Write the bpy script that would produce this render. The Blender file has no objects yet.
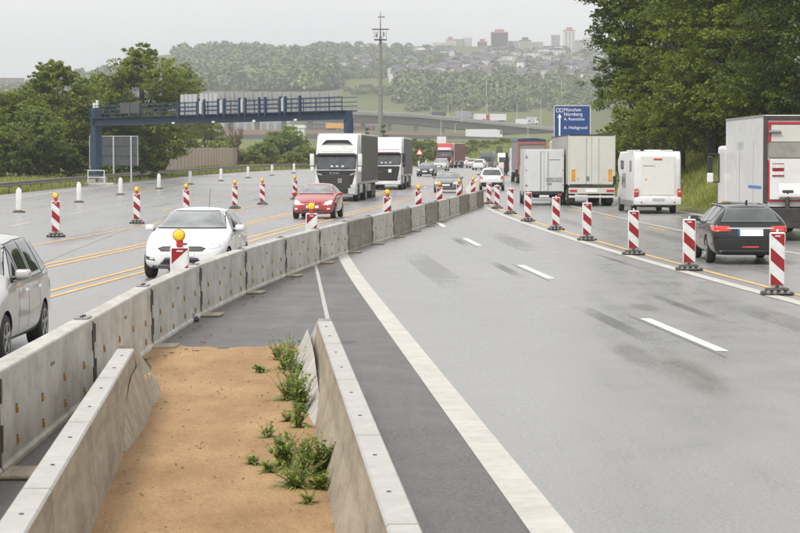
import bpy, bmesh, math, random
import numpy as np
from mathutils import Vector, Matrix
from mathutils.bvhtree import BVHTree
R = math.radians
HAZE = 0.00028
scene = bpy.context.scene
COL = scene.collection

# ------------------------------------------------------------------ camera, world, sun, exposure
F_PX, CAM_H, HORIZON = 2257.0, 2.57, 158.0          # focal length in photo pixels, eye height, horizon row
PITCH = math.atan((266.5 - HORIZON) / F_PX)
cam_d = bpy.data.cameras.new("camera")
cam_d.lens = 36.0 * F_PX / 800.0
cam_d.sensor_width = 36.0
cam_d.clip_start = 0.5
cam_d.clip_end = 20000
cam_d.dof.use_dof = True
cam_d.dof.focus_distance = 50
cam_d.dof.aperture_fstop = 11
cam = bpy.data.objects.new("camera", cam_d)
COL.objects.link(cam)
cam.location = (0, 0, CAM_H)
cam.rotation_euler = (math.pi / 2 - PITCH, 0, 0)
scene.camera = cam

SUN_EL, SUN_AZ = R(52), R(215)
world = bpy.data.worlds.new("World")
scene.world = world
world.use_nodes = True
nt = world.node_tree
nt.nodes.clear()
wo = nt.nodes.new("ShaderNodeOutputWorld")
bg = nt.nodes.new("ShaderNodeBackground")
sky = nt.nodes.new("ShaderNodeTexSky")
sky.sky_type = 'NISHITA'
sky.sun_disc = False
sky.sun_elevation = SUN_EL
sky.sun_rotation = SUN_AZ
sky.dust_density = 4.0
hs = nt.nodes.new("ShaderNodeHueSaturation")
hs.inputs['Saturation'].default_value = 0.12
tc = nt.nodes.new("ShaderNodeTexCoord")
mp = nt.nodes.new("ShaderNodeMapping")
mp.inputs['Scale'].default_value = (1.0, 1.0, 7.0)
cn = nt.nodes.new("ShaderNodeTexNoise")
cn.inputs['Scale'].default_value = 2.6
cn.inputs['Detail'].default_value = 6
cr = nt.nodes.new("ShaderNodeValToRGB")
cr.color_ramp.elements[0].position = 0.3
cr.color_ramp.elements[0].color = (6.0, 6.0, 6.06, 1)
cr.color_ramp.elements[1].position = 0.7
cr.color_ramp.elements[1].color = (7.3, 7.3, 7.27, 1)
mx = nt.nodes.new("ShaderNodeMix")
mx.data_type = 'RGBA'
mx.inputs[0].default_value = 0.93                    # cloud cover
L = nt.links.new
L(tc.outputs['Generated'], mp.inputs[0]); L(mp.outputs[0], cn.inputs['Vector'])
L(cn.outputs[0], cr.inputs[0]); L(sky.outputs[0], hs.inputs['Color'])
L(hs.outputs[0], mx.inputs[6]); L(cr.outputs[0], mx.inputs[7])
L(mx.outputs[2], bg.inputs[0]); bg.inputs[1].default_value = 0.1
L(bg.outputs[0], wo.inputs[0])

sd = bpy.data.lights.new("sun", 'SUN')
sd.energy = 1.5
sd.angle = R(16)
sd.color = (1.0, 0.97, 0.93)
sun = bpy.data.objects.new("sun", sd)
COL.objects.link(sun)
sun.rotation_euler = (math.pi / 2 - SUN_EL, 0, math.pi - SUN_AZ)

scene.view_settings.view_transform = 'Standard'
scene.view_settings.look = 'None'
scene.view_settings.exposure = 0.85
scene.view_settings.gamma = 1.0
scene.view_settings.use_curve_mapping = False
scene.render.engine = 'CYCLES'
scene.cycles.volume_bounces = 0
scene.cycles.max_bounces = 6
scene.cycles.use_denoising = True

# ------------------------------------------------------------------ where things are
def sm(a, b, t):
    t = np.clip((np.asarray(t, float) - a) / (b - a), 0, 1)
    return t * t * (3 - 2 * t)
def zr(Y):                                            # the road rises gently into the distance
    return 1.0 * sm(105, 330, Y)
def cl(Y):                                            # reference line of the right carriageway (curves right)
    Y = np.minimum(np.asarray(Y, float), 640)
    Q = np.maximum(Y, 42)
    return 4.77 - 0.0108 * (Q - 111) + 0.000358 * (Q - 111) ** 2 - 0.0602 * (Y - Q)
CP, SP = math.cos(PITCH), math.sin(PITCH)
def at(px, py, Y):                                    # world point seen at photo pixel (px,py) at distance Y
    u, v = px - 400.0, 266.5 - py
    dx, dy, dz = u, F_PX * CP + v * SP, -F_PX * SP + v * CP
    t = Y / dy
    return Vector((dx * t, Y, CAM_H + dz * t))
def gp(px, py, dz=0.0):                               # world point on the road (plus dz) at a photo pixel
    z = dz
    for _ in range(12):
        u, v = px - 400.0, 266.5 - py
        dx, dy, ddz = u, F_PX * CP + v * SP, -F_PX * SP + v * CP
        t = (z - CAM_H) / ddz
        Y = dy * t
        z = 0.5 * z + 0.5 * (float(zr(Y)) + dz)
    return Vector((dx * t, Y, z))
def XY(px, Y): return (px - 400.0) * Y / F_PX

# ------------------------------------------------------------------ materials
def _nodes(name):
    m = bpy.data.materials.new(name)
    m.use_nodes = True
    n = m.node_tree
    b = n.nodes['Principled BSDF']
    return m, n, b
MATS = {}
def mat(name, rgb, rough=0.6, metal=0.0, var=0.12, scale=3.0, bump=0.0, bscale=40.0, coat=0.0, ior=1.5, dirt=0.0, stretch=(1, 1, 1)):
    """plain paint, plastic, metal, concrete: base colour with some noise, dirt and fine relief"""
    if name in MATS: return MATS[name]
    m, n, b = _nodes(name)
    N, K = n.nodes.new, n.links.new
    b.inputs['Roughness'].default_value = rough
    b.inputs['Metallic'].default_value = metal
    b.inputs['IOR'].default_value = ior
    b.inputs['Coat Weight'].default_value = coat
    b.inputs['Coat Roughness'].default_value = 0.06
    t = N("ShaderNodeTexCoord"); mpp = N("ShaderNodeMapping"); mpp.inputs['Scale'].default_value = stretch
    K(t.outputs['Object'], mpp.inputs[0])
    no = N("ShaderNodeTexNoise"); no.inputs['Scale'].default_value = scale; no.inputs['Detail'].default_value = 5
    K(mpp.outputs[0], no.inputs['Vector'])
    r = N("ShaderNodeValToRGB")
    r.color_ramp.elements[0].position = 0.3; r.color_ramp.elements[1].position = 0.7
    lo = [c * (1 - var) for c in rgb]; hi = [min(1, c * (1 + var)) for c in rgb]
    r.color_ramp.elements[0].color = (*lo, 1); r.color_ramp.elements[1].color = (*hi, 1)
    K(no.outputs[0], r.inputs[0])
    out = r.outputs[0]
    if dirt > 0:
        n2 = N("ShaderNodeTexNoise"); n2.inputs['Scale'].default_value = scale * 3.3; n2.inputs['Detail'].default_value = 8
        n2.inputs['Roughness'].default_value = 0.7
        K(mpp.outputs[0], n2.inputs['Vector'])
        r2 = N("ShaderNodeValToRGB"); r2.color_ramp.elements[0].position = 0.42; r2.color_ramp.elements[1].position = 0.68
        r2.color_ramp.elements[0].color = (0, 0, 0, 1); r2.color_ramp.elements[1].color = (dirt, dirt, dirt, 1)
        K(n2.outputs[0], r2.inputs[0])
        mi = N("ShaderNodeMix"); mi.data_type = 'RGBA'
        K(r2.outputs[0], mi.inputs[0]); K(out, mi.inputs[6]); mi.inputs[7].default_value = (0.085, 0.065, 0.045, 1)
        out = mi.outputs[2]
    K(out, b.inputs['Base Color'])
    if bump > 0:
        nb = N("ShaderNodeTexNoise"); nb.inputs['Scale'].default_value = bscale; nb.inputs['Detail'].default_value = 4
        K(t.outputs['Object'], nb.inputs['Vector'])
        bp = N("ShaderNodeBump"); bp.inputs['Strength'].default_value = bump; bp.inputs['Distance'].default_value = 0.02
        K(nb.outputs[0], bp.inputs['Height']); K(bp.outputs[0], b.inputs['Normal'])
    MATS[name] = m
    return m

def asphalt(name, c0, c1, rough0, rough1, grain, bump, seed=0.0):
    m, n, b = _nodes(name)
    N, K = n.nodes.new, n.links.new
    t = N("ShaderNodeTexCoord")
    def noise(scale, st, det=6, rg=0.6):
        mpp = N("ShaderNodeMapping"); mpp.inputs['Scale'].default_value = st; mpp.inputs['Location'].default_value = (seed, seed, 0)
        K(t.outputs['Object'], mpp.inputs[0])
        o = N("ShaderNodeTexNoise"); o.inputs['Scale'].default_value = scale; o.inputs['Detail'].default_value = det
        o.inputs['Roughness'].default_value = rg
        K(mpp.outputs[0], o.inputs['Vector']); return o.outputs[0]
    big = noise(0.16, (1, 0.35, 1)); streak = noise(1.3, (1, 0.03, 1)); mid = noise(1.1, (1, .6, 1)); fine = noise(30, (1, 1, 1), 4, .8)
    speck = noise(14, (1, 1, 1), 5, .9)
    def math2(op, a, bb):
        o = N("ShaderNodeMath"); o.operation = op
        for i, v in enumerate((a, bb)):
            if isinstance(v, (int, float)): o.inputs[i].default_value = v
            else: K(v, o.inputs[i])
        return o.outputs[0]
    s = math2('ADD', math2('MULTIPLY', big, .4), math2('ADD', math2('MULTIPLY', streak, .35), math2('MULTIPLY', mid, .25)))
    r = N("ShaderNodeValToRGB"); r.color_ramp.elements[0].position = 0.38; r.color_ramp.elements[1].position = 0.62
    r.color_ramp.elements[0].color = (*c0, 1); r.color_ramp.elements[1].color = (*c1, 1)
    K(s, r.inputs[0])
    gr_ = N("ShaderNodeMapRange"); gr_.inputs[1].default_value = .40; gr_.inputs[2].default_value = .60; gr_.inputs[3].default_value = 1 - grain * .75; gr_.inputs[4].default_value = 1 + grain * .75
    K(math2('ADD', math2('MULTIPLY', fine, .8), math2('MULTIPLY', speck, .2)), gr_.inputs[0]); g = gr_.outputs[0]
    mi = N("ShaderNodeMix"); mi.data_type = 'RGBA'; mi.blend_type = 'MULTIPLY'; mi.inputs[0].default_value = 1
    K(r.outputs[0], mi.inputs[6]); K(g, mi.inputs[7]); K(mi.outputs[2], b.inputs['Base Color'])
    rr = N("ShaderNodeMapRange"); rr.inputs[1].default_value = .38; rr.inputs[2].default_value = .62
    rr.inputs[3].default_value = rough0; rr.inputs[4].default_value = rough1
    K(math2('ADD', math2('MULTIPLY', streak, .5), math2('MULTIPLY', mid, .5)), rr.inputs[0]); K(rr.outputs[0], b.inputs['Roughness'])
    bp = N("ShaderNodeBump"); bp.inputs['Strength'].default_value = bump; bp.inputs['Distance'].default_value = 0.01
    K(fine, bp.inputs['Height']); K(bp.outputs[0], b.inputs['Normal'])
    b.inputs['IOR'].default_value = 1.6
    return m

def leafmat(name, cols, trans=0.48, ns=0.5):
    cols = [tuple(min(.45, v * 1.5) for v in c) for c in cols]
    if name in MATS: return MATS[name]
    m, n, b = _nodes(name)
    N, K = n.nodes.new, n.links.new
    g = N("ShaderNodeNewGeometry")
    r = N("ShaderNodeValToRGB")
    els = r.color_ramp.elements
    els[0].color = (*cols[0], 1); els[1].color = (*cols[-1], 1)
    for i, c in enumerate(cols[1:-1]):
        e = els.new((i + 1) / (len(cols) - 1)); e.color = (*c, 1)
    t = N("ShaderNodeTexCoord"); no = N("ShaderNodeTexNoise"); no.inputs['Scale'].default_value = ns; no.inputs['Detail'].default_value = 2
    K(t.outputs['Object'], no.inputs['Vector'])
    a = N("ShaderNodeMath"); a.operation = 'MULTIPLY_ADD'; a.inputs[1].default_value = 0.5
    K(g.outputs['Random Per Island'], a.inputs[0])
    a2 = N("ShaderNodeMath"); a2.operation = 'MULTIPLY_ADD'; a2.inputs[1].default_value = 1.3; a2.inputs[2].default_value = -0.4
    K(no.outputs[0], a2.inputs[0]); K(a2.outputs[0], a.inputs[2])
    K(a.outputs[0], r.inputs[0]); K(r.outputs[0], b.inputs['Base Color'])
    b.inputs['Roughness'].default_value = 0.55
    tr = N("ShaderNodeBsdfTranslucent"); K(r.outputs[0], tr.inputs[0])
    ms = N("ShaderNodeMixShader"); ms.inputs[0].default_value = trans
    K(b.outputs[0], ms.inputs[1]); K(tr.outputs[0], ms.inputs[2]); K(ms.outputs[0], n.nodes['Material Output'].inputs[0])
    MATS[name] = m
    return m

def stain_mat(name, rgb, amount, scale, LO=.48):
    """dried mud, tar or oil lying on the road: shows only where its noise is dense, thinning towards its edge"""
    m, n, b = _nodes(name)
    N, K = n.nodes.new, n.links.new
    t = N("ShaderNodeTexCoord")
    no = N("ShaderNodeTexNoise"); no.inputs['Scale'].default_value = scale; no.inputs['Detail'].default_value = 9; no.inputs['Roughness'].default_value = .7
    K(t.outputs['Object'], no.inputs['Vector'])
    v = N("ShaderNodeMapping"); v.inputs['Location'].default_value = (-1, -1, 0); v.inputs['Scale'].default_value = (2, 2, 0)
    K(t.outputs['Generated'], v.inputs[0])
    ln = N("ShaderNodeVectorMath"); ln.operation = 'LENGTH'; K(v.outputs[0], ln.inputs[0])
    ed = N("ShaderNodeMapRange"); ed.inputs[1].default_value = .25; ed.inputs[2].default_value = 1.0; ed.inputs[3].default_value = .22; ed.inputs[4].default_value = -.25
    K(ln.outputs['Value'], ed.inputs[0])
    a = N("ShaderNodeMath"); a.operation = 'ADD'; K(no.outputs[0], a.inputs[0]); K(ed.outputs[0], a.inputs[1])
    al = N("ShaderNodeMapRange"); al.inputs[1].default_value = LO; al.inputs[2].default_value = .72; al.inputs[3].default_value = 0; al.inputs[4].default_value = amount
    K(a.outputs[0], al.inputs[0])
    b.inputs['Base Color'].default_value = (*rgb, 1); b.inputs['Roughness'].default_value = .6
    K(al.outputs[0], b.inputs['Alpha'])
    return m
M_ASPH = asphalt("asphalt_wet", (0.185, 0.180, 0.172), (0.255, 0.250, 0.242), 0.24, 0.38, 0.42, 0.10)
M_ASPH_D = asphalt("asphalt_shoulder", (0.050, 0.045, 0.042), (0.090, 0.082, 0.077), 0.36, 0.55, 0.95, 0.6, 7.0)
M_PATCH = asphalt("asphalt_sealed", (0.10, 0.098, 0.096), (0.13, 0.128, 0.125), 0.25, 0.5, 0.35, 0.2, 3.0)
M_LINEW = mat("white_road_paint", (0.52, 0.50, 0.45), .6, var=.09, scale=1.5, dirt=.22, bump=.1)
M_LINEN = mat("fresh_white_road_paint", (0.85, 0.85, 0.84), .5, var=.05, dirt=.12)
M_LINEY = mat("yellow_road_paint", (0.72, 0.44, 0.13), .55, var=.12, scale=1.2, dirt=.25)
def sand_mat():
    m, n, b = _nodes("damp_sand")
    N, K = n.nodes.new, n.links.new
    t = N("ShaderNodeTexCoord")
    def nz(sc, det, rg, st=(1, 1, 1)):
        mpp = N("ShaderNodeMapping"); mpp.inputs['Scale'].default_value = st; K(t.outputs['Object'], mpp.inputs[0])
        o = N("ShaderNodeTexNoise"); o.inputs['Scale'].default_value = sc; o.inputs['Detail'].default_value = det; o.inputs['Roughness'].default_value = rg
        K(mpp.outputs[0], o.inputs['Vector']); return o.outputs[0]
    def ramp(src, p0, c0, p1, c1):
        r = N("ShaderNodeValToRGB"); e = r.color_ramp.elements; e[0].position = p0; e[0].color = (*c0, 1); e[1].position = p1; e[1].color = (*c1, 1); K(src, r.inputs[0]); return r.outputs[0]
    def mul(a, c, f=1):
        x = N("ShaderNodeMix"); x.data_type = 'RGBA'; x.blend_type = 'MULTIPLY'; x.inputs[0].default_value = f; K(a, x.inputs[6]); K(c, x.inputs[7]); return x.outputs[2]
    big = nz(1.3, 7, .65, (1, .35, 1)); grit = nz(42, 6, .85); peb = nz(13, 5, .8, (1, .6, 1))
    c = ramp(big, .35, (.34, .205, .095), .66, (.50, .325, .165))
    c = mul(c, ramp(grit, .34, (.55, .5, .46), .56, (1.12, 1.12, 1.12)))
    c = mul(c, ramp(peb, .30, (.55, .50, .46), .44, (1.0, 1.0, 1.0)), .8)
    K(c, b.inputs['Base Color']); b.inputs['Roughness'].default_value = .95
    bp = N("ShaderNodeBump"); bp.inputs['Strength'].default_value = 1; bp.inputs['Distance'].default_value = .03
    K(peb, bp.inputs['Height'])
    bp2 = N("ShaderNodeBump"); bp2.inputs['Strength'].default_value = .8; bp2.inputs['Distance'].default_value = .008
    K(grit, bp2.inputs['Height']); K(bp.outputs[0], bp2.inputs['Normal']); K(bp2.outputs[0], b.inputs['Normal'])
    return m
M_SAND = sand_mat()
M_CONC = mat("pale_concrete", (0.50, 0.48, 0.44), .85, var=.10, scale=1.6, dirt=.40, bump=.25, bscale=18, stretch=(.4, 1, .6))
M_CONC_D = mat("dark_weathered_concrete", (0.26, 0.235, 0.20), .9, var=.2, scale=2.0, dirt=.45, bump=.35, bscale=18, stretch=(.45, 1, .8))
M_CONC_N = mat("stained_concrete", (0.37, 0.32, 0.245), .9, var=.2, scale=2.2, dirt=.5, bump=.4, bscale=30, stretch=(.16, 1, .7))
M_CONC_T = mat("smooth_concrete_top", (0.44, 0.43, 0.405), .8, var=.08, scale=3, dirt=.15, bump=.2, bscale=30)
M_STEEL = mat("galvanised_steel", (0.30, 0.30, 0.30), .45, .6, dirt=.2)
M_STEELD = mat("dark_steel", (0.075, 0.07, 0.068), .5, .4, dirt=.2)
M_RUST = mat("weathered_steel_rail", (0.20, 0.175, 0.15), .6, .4, var=.3, dirt=.3)
M_REFLY = mat("amber_reflector", (0.42, 0.23, 0.03), .4, coat=.2, dirt=.3)
M_LAMPY = mat("yellow_lamp_lens", (0.95, 0.62, 0.01), .2, coat=.8, var=.05)
M_REDP = mat("red_plastic", (0.55, 0.03, 0.03), .4, dirt=.1)
M_RUB = mat("black_rubber", (0.025, 0.025, 0.025), .7, var=.3)
M_RUBG = mat("grey_recycled_rubber", (0.07, 0.065, 0.06), .8, var=.4, scale=12, bump=.5)
M_GLASS = mat("tinted_glass", (0.03, 0.035, 0.04), .04, ior=1.75, var=.3, scale=1.5)
M_GLASSW = mat("windscreen_glass", (0.20, 0.215, 0.21), .05, ior=1.9, var=.4, scale=2.0)  # sky reflection and cabin behind the pane painted in as a grey base
M_GLASSD = mat("dark_rear_glass", (0.07, 0.08, 0.08), .05, ior=1.7, var=.35, scale=2)
M_BLK = mat("black_plastic", (0.02, 0.02, 0.021), .45, var=.2)
M_CHR = mat("chrome", (0.75, 0.75, 0.76), .12, 1.0, var=.03)
M_RIM = mat("alloy_rim", (0.45, 0.45, 0.46), .3, .85, var=.08)
M_HEAD = mat("headlamp_glass", (0.62, 0.64, 0.66), .08, .2, coat=1, var=.25, scale=9)
M_TAIL = mat("red_lamp_glass", (0.55, 0.02, 0.015), .15, coat=1, var=.25, scale=8)
M_ORAN = mat("orange_lamp_glass", (0.85, 0.22, 0.02), .2, coat=1)
M_PLATE = mat("number_plate", (0.85, 0.85, 0.85), .4, var=.02)
M_BLUE = mat("blue_strip", (0.02, 0.08, 0.4), .4)
M_WP = mat("white_car_paint", (0.72, 0.73, 0.74), .25, coat=.8, var=.02)
M_RP = mat("red_car_paint", (0.40, 0.018, 0.018), .28, .15, coat=1, var=.06)
M_SP = mat("silver_car_paint", (0.50, 0.49, 0.47), .28, .4, coat=.9, var=.04)
M_BP = mat("black_car_paint", (0.012, 0.0115, 0.012), .16, coat=.35, var=.1)
M_TW = mat("white_truck_panel", (0.73, 0.73, 0.72), .38, coat=.2, var=.03, scale=.8, dirt=.14)
M_TC = mat("cream_truck_panel", (0.60, 0.60, 0.54), .45, var=.04, scale=.7, dirt=.08)
M_CURT = mat("grey_truck_curtain", (0.25, 0.235, 0.22), .6, var=.08, scale=1.2, bump=.3, bscale=2)
M_CHAS = mat("dirty_chassis", (0.045, 0.042, 0.04), .7, var=.4, scale=4)
M_SILV = mat("brushed_aluminium", (0.45, 0.45, 0.45), .35, .8, var=.1)
M_TRED = mat("red_truck_paint", (0.45, 0.03, 0.03), .35, coat=.6, var=.05)
M_NAVY = mat("navy_tarpaulin", (0.03, 0.04, 0.10), .5, var=.2)
M_GBLUE = mat("blue_gantry_steel", (0.022, 0.05, 0.10), .5, .1, var=.2, dirt=.2)
M_SIGNB = mat("blue_sign_sheet", (0.005, 0.045, 0.20), .4, var=.04)
M_SIGNW = mat("white_sign_print", (0.85, 0.85, 0.85), .4, var=.02)
M_BACKG = mat("grey_sign_back", (0.50, 0.51, 0.51), .5, .2, var=.06)
M_BOARD = mat("dark_grey_board", (0.075, 0.08, 0.085), .6, var=.2)
M_BEIGE = mat("beige_noise_panel", (0.45, 0.36, 0.29), .85, var=.1, scale=2, dirt=.1)
M_BARK = mat("bark", (0.07, 0.055, 0.04), .9, var=.4, scale=6, bump=.6, bscale=14, stretch=(1, 1, .3))
M_GREYWALL = mat("grey_noise_barrier", (0.30, 0.30, 0.30), .8, var=.08, scale=.3)
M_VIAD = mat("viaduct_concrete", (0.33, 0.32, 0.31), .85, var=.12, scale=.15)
GREEN_L = leafmat("leaf_left", [(0.035, 0.058, 0.008), (0.09, 0.125, 0.014), (0.19, 0.22, 0.025), (0.30, 0.31, 0.05)])
GREEN_D = leafmat("leaf_dark", [(0.018, 0.032, 0.006), (0.040, 0.062, 0.010), (0.085, 0.115, 0.018), (0.16, 0.18, 0.03)])
GREEN_R = leafmat("leaf_right", [(0.030, 0.052, 0.007), (0.08, 0.115, 0.013), (0.18, 0.215, 0.024), (0.30, 0.31, 0.045)])
GREEN_Y = leafmat("leaf_yellowish", [(0.08, 0.10, 0.02), (0.15, 0.165, 0.025), (0.24, 0.24, 0.04)])
GREEN_B = leafmat("leaf_bush", [(0.07, 0.10, 0.02), (0.14, 0.18, 0.035), (0.24, 0.26, 0.055)])
GREEN_F = leafmat("leaf_far", [(0.022, 0.034, 0.016), (0.06, 0.08, 0.03), (0.12, 0.145, 0.05), (0.20, 0.22, 0.08)], .15, .06)
GRASSM = leafmat("grass_blades", [(0.08, 0.11, 0.02), (0.15, 0.18, 0.03), (0.23, 0.24, 0.06), (0.30, 0.28, 0.12)], .3)
WEEDM = leafmat("weed_leaves", [(0.06, 0.10, 0.015), (0.15, 0.21, 0.03), (0.28, 0.33, 0.07)], .3)

# ------------------------------------------------------------------ object helpers
def tag(o, label=None, cat=None, group=None, kind=None):
    if label: o['label'] = label
    if cat: o['category'] = cat
    if group: o['group'] = group
    if kind: o['kind'] = kind
    return o
def empty(name, loc=(0, 0, 0), rz=0.0, label=None, cat=None, group=None):
    o = bpy.data.objects.new(name, None)
    COL.objects.link(o)
    o.location = loc
    o.rotation_euler = (0, 0, rz)
    o.empty_display_size = 0.3
    return tag(o, label, cat, group)
def link(name, me, parent=None):
    o = bpy.data.objects.new(name, me)
    COL.objects.link(o)
    if parent: o.parent = parent
    return o
def kids(o): return [c for c in COL.objects if c.parent == o]
KID = {}
def copy_tree(root, loc, rz, label=None, group=None, keep=None):
    """copy of a thing, its parts and sub-parts"""
    key = root.name
    if key not in KID:
        KID[key] = [(c, kids(c)) for c in kids(root)]
    r = root.copy(); COL.objects.link(r)
    r.location = loc; r.rotation_euler = (0, 0, rz)
    if label: r['label'] = label
    if group: r['group'] = group
    for c, gs in KID[key]:
        if keep and not keep(c): continue
        d = c.copy(); COL.objects.link(d); d.parent = r
        for g in gs:
            e = g.copy(); COL.objects.link(e); e.parent = d
    return r

class B:
    def __init__(s): s.bm = bmesh.new(); s.mi = 0
    def _set(s, faces):
        for f in faces: f.material_index = s.mi
    def box(s, x0, x1, y0, y1, z0, z1, bev=0.0, mtx=None, seg=1):
        r = bmesh.ops.create_cube(s.bm, size=1.0)
        vs = r['verts']
        for v in vs:
            v.co = Vector(((x0 + x1) / 2 + v.co.x * (x1 - x0), (y0 + y1) / 2 + v.co.y * (y1 - y0), (z0 + z1) / 2 + v.co.z * (z1 - z0)))
        fs = list({f for v in vs for f in v.link_faces})
        s._set(fs)
        if bev > 0:
            es = list({e for v in vs for e in v.link_edges})
            rr = bmesh.ops.bevel(s.bm, geom=es, offset=bev, segments=seg, affect='EDGES', profile=0.5)
            s._set(rr['faces']); vs = list({v for f in rr['faces'] for v in f.verts} | {v for v in vs if v.is_valid})
        if mtx is not None:
            for v in vs: v.co = mtx @ v.co
        return s
    def tube(s, p0, p1, r0, r1=None, n=10, caps=True):
        p0, p1 = Vector(p0), Vector(p1)
        r1 = r0 if r1 is None else r1
        d = (p1 - p0).normalized()
        a = d.orthogonal().normalized(); b = d.cross(a)
        A = [s.bm.verts.new(p0 + (a * math.cos(t) + b * math.sin(t)) * r0) for t in [2 * math.pi * i / n for i in range(n)]]
        C = [s.bm.verts.new(p1 + (a * math.cos(t) + b * math.sin(t)) * r1) for t in [2 * math.pi * i / n for i in range(n)]]
        fs = [s.bm.faces.new((A[i], A[(i + 1) % n], C[(i + 1) % n], C[i])) for i in range(n)]
        if caps:
            fs.append(s.bm.faces.new(A[::-1])); fs.append(s.bm.faces.new(C))
        s._set(fs)
        return s
    def rings(s, rs, caps=True, close=True):
        """loft through rings of points"""
        V = [[s.bm.verts.new(p) for p in r] for r in rs]
        n = len(rs[0]); fs = []
        for a, b in zip(V[:-1], V[1:]):
            for i in range(n if close else n - 1):
                fs.append(s.bm.faces.new((a[i], a[(i + 1) % n], b[(i + 1) % n], b[i])))
        if caps:
            fs.append(s.bm.faces.new(V[0][::-1])); fs.append(s.bm.faces.new(V[-1]))
        s._set(fs)
        return s
    def prism(s, pts, axis, lo, hi, bev=0.0, seg=1):
        def P(a, b, t):
            return {'x': (t, a, b), 'y': (a, t, b), 'z': (a, b, t)}[axis]
        A = [s.bm.verts.new(P(a, b, lo)) for a, b in pts]
        C = [s.bm.verts.new(P(a, b, hi)) for a, b in pts]
        n = len(pts)
        fs = [s.bm.faces.new((A[i], A[(i + 1) % n], C[(i + 1) % n], C[i])) for i in range(n)]
        fs.append(s.bm.faces.new(A[::-1])); fs.append(s.bm.faces.new(C))
        s._set(fs)
        if bev > 0:
            es = list({e for f in fs for e in f.edges})
            rr = bmesh.ops.bevel(s.bm, geom=es, offset=bev, segments=seg, affect='EDGES', profile=0.5)
            s._set(rr['faces'])
        return s
    def lathe(s, prof, c, axis='y', n=20):
        """profile of (radius, along) turned round an axis through c"""
        c = Vector(c); rs = []
        for r, t in prof:
            ring = []
            for i in range(n):
                a = 2 * math.pi * i / n
                ca, sa = r * math.cos(a), r * math.sin(a)
                ring.append(c + Vector({'x': (t, ca, sa), 'y': (ca, t, sa), 'z': (ca, sa, t)}[axis]))
            rs.append(ring)
        return s.rings(rs)
    def sphere(s, c, r, sub=2, sc=(1, 1, 1)):
        rr = bmesh.ops.create_icosphere(s.bm, subdivisions=sub, radius=r)
        for v in rr['verts']:
            v.co = Vector((v.co.x * sc[0], v.co.y * sc[1], v.co.z * sc[2])) + Vector(c)
        s._set({f for v in rr['verts'] for f in v.link_faces})
        return s
    def mesh(s, name, mats, smooth=False):
        bmesh.ops.recalc_face_normals(s.bm, faces=s.bm.faces)
        me = bpy.data.meshes.new(name)
        s.bm.to_mesh(me); s.bm.free()
        for m in (mats if isinstance(mats, (list, tuple)) else [mats]): me.materials.append(m)
        if smooth:
            me.polygons.foreach_set('use_smooth', [True] * len(me.polygons))
            me.set_sharp_from_angle(angle=R(35))
        return me
    def out(s, name, mats, parent=None, smooth=False):
        return link(name, s.mesh(name, mats, smooth), parent)
def pmesh(name, verts, faces, mats, mis=None, smooth=False):
    me = bpy.data.meshes.new(name)
    me.from_pydata([tuple(v) for v in verts], [], faces)
    for m in (mats if isinstance(mats, (list, tuple)) else [mats]): me.materials.append(m)
    if mis is not None: me.polygons.foreach_set('material_index', mis)
    if smooth: me.polygons.foreach_set('use_smooth', [True] * len(me.polygons))
    me.update()
    return me
def npmesh(name, co, quads, mats, mis=None):
    """fast: numpy verts (n,3) and faces (m,k)"""
    me = bpy.data.meshes.new(name)
    m, k = quads.shape
    me.vertices.add(len(co)); me.vertices.foreach_set('co', co.astype(np.float32).ravel())
    me.loops.add(m * k); me.loops.foreach_set('vertex_index', quads.astype(np.int32).ravel())
    me.polygons.add(m)
    me.polygons.foreach_set('loop_start', np.arange(0, m * k, k, dtype=np.int32))
    me.polygons.foreach_set('loop_total', np.full(m, k, dtype=np.int32))
    for mm in (mats if isinstance(mats, (list, tuple)) else [mats]): me.materials.append(mm)
    if mis is not None: me.polygons.foreach_set('material_index', mis.astype(np.int32))
    me.update(calc_edges=True)
    return me
def text_mesh(s, size, mtx, matl, name, parent, bold=0.0, ext=0.004):
    cu = bpy.data.curves.new(name, 'FONT')
    cu.body = s; cu.size = size; cu.extrude = ext; cu.offset = bold; cu.align_x = 'LEFT'
    o = bpy.data.objects.new(name, cu)
    COL.objects.link(o)
    me = bpy.data.meshes.new_from_object(o)
    bpy.data.objects.remove(o)
    me.transform(mtx); me.materials.clear(); me.materials.append(matl)
    return link(name, me, parent)
# ------------------------------------------------------------------ the ground, one sheet to the horizon
def terrain(s, Y):
    s, Y = np.asarray(s, float), np.asarray(Y, float)
    X = s + cl(Y)
    z = zr(Y) - 0.10
    near = 1 - sm(420, 620, Y)
    z = z + np.clip((s - 9.6) * 0.62, 0, 4.6) * near
    z = z + sm(32.5, 40, -s) * 0.45 * near
    z = z + sm(440, 620, Y) * 6.2
    z = z + sm(640, 1000, Y) * 3.6 + sm(1000, 1180, Y) * 3.5
    u = X / np.maximum(Y, 300)
    g = 0.60 + 0.40 * sm(-0.165, -0.10, u)
    hill = sm(1150, 1330, Y) * 14 + np.clip((Y - 1300) / 1400, 0, 1) * 102 * g
    und = 4.0 * np.sin(X / 90 + 1) * np.sin(Y / 130) + 2.5 * np.sin(X / 37 + Y / 61)
    hill = hill + und * sm(1300, 1600, Y)
    hill = hill - sm(2750, 4500, Y) * 60
    return z + hill
def zt(X, Y): return float(terrain(X - float(cl(Y)), Y))
ss = np.concatenate([[-3000, -2000, -1200, -800], np.arange(-600, -60, 18), np.arange(-60, 40, 1.6), np.arange(40, 620, 18), [800, 1200, 2000, 3000]])
ys = np.concatenate([[-400, -120, -40], np.arange(-8, 300, 4), np.arange(300, 660, 6), np.arange(660, 1500, 14), np.arange(1500, 3000, 22), [3200, 3500, 4000, 4600]])
SS, YY = np.meshgrid(ss, ys)
ZZ = terrain(SS, YY); XX = SS + cl(YY)
co = np.stack([XX.ravel(), YY.ravel(), ZZ.ravel()], 1)
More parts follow.
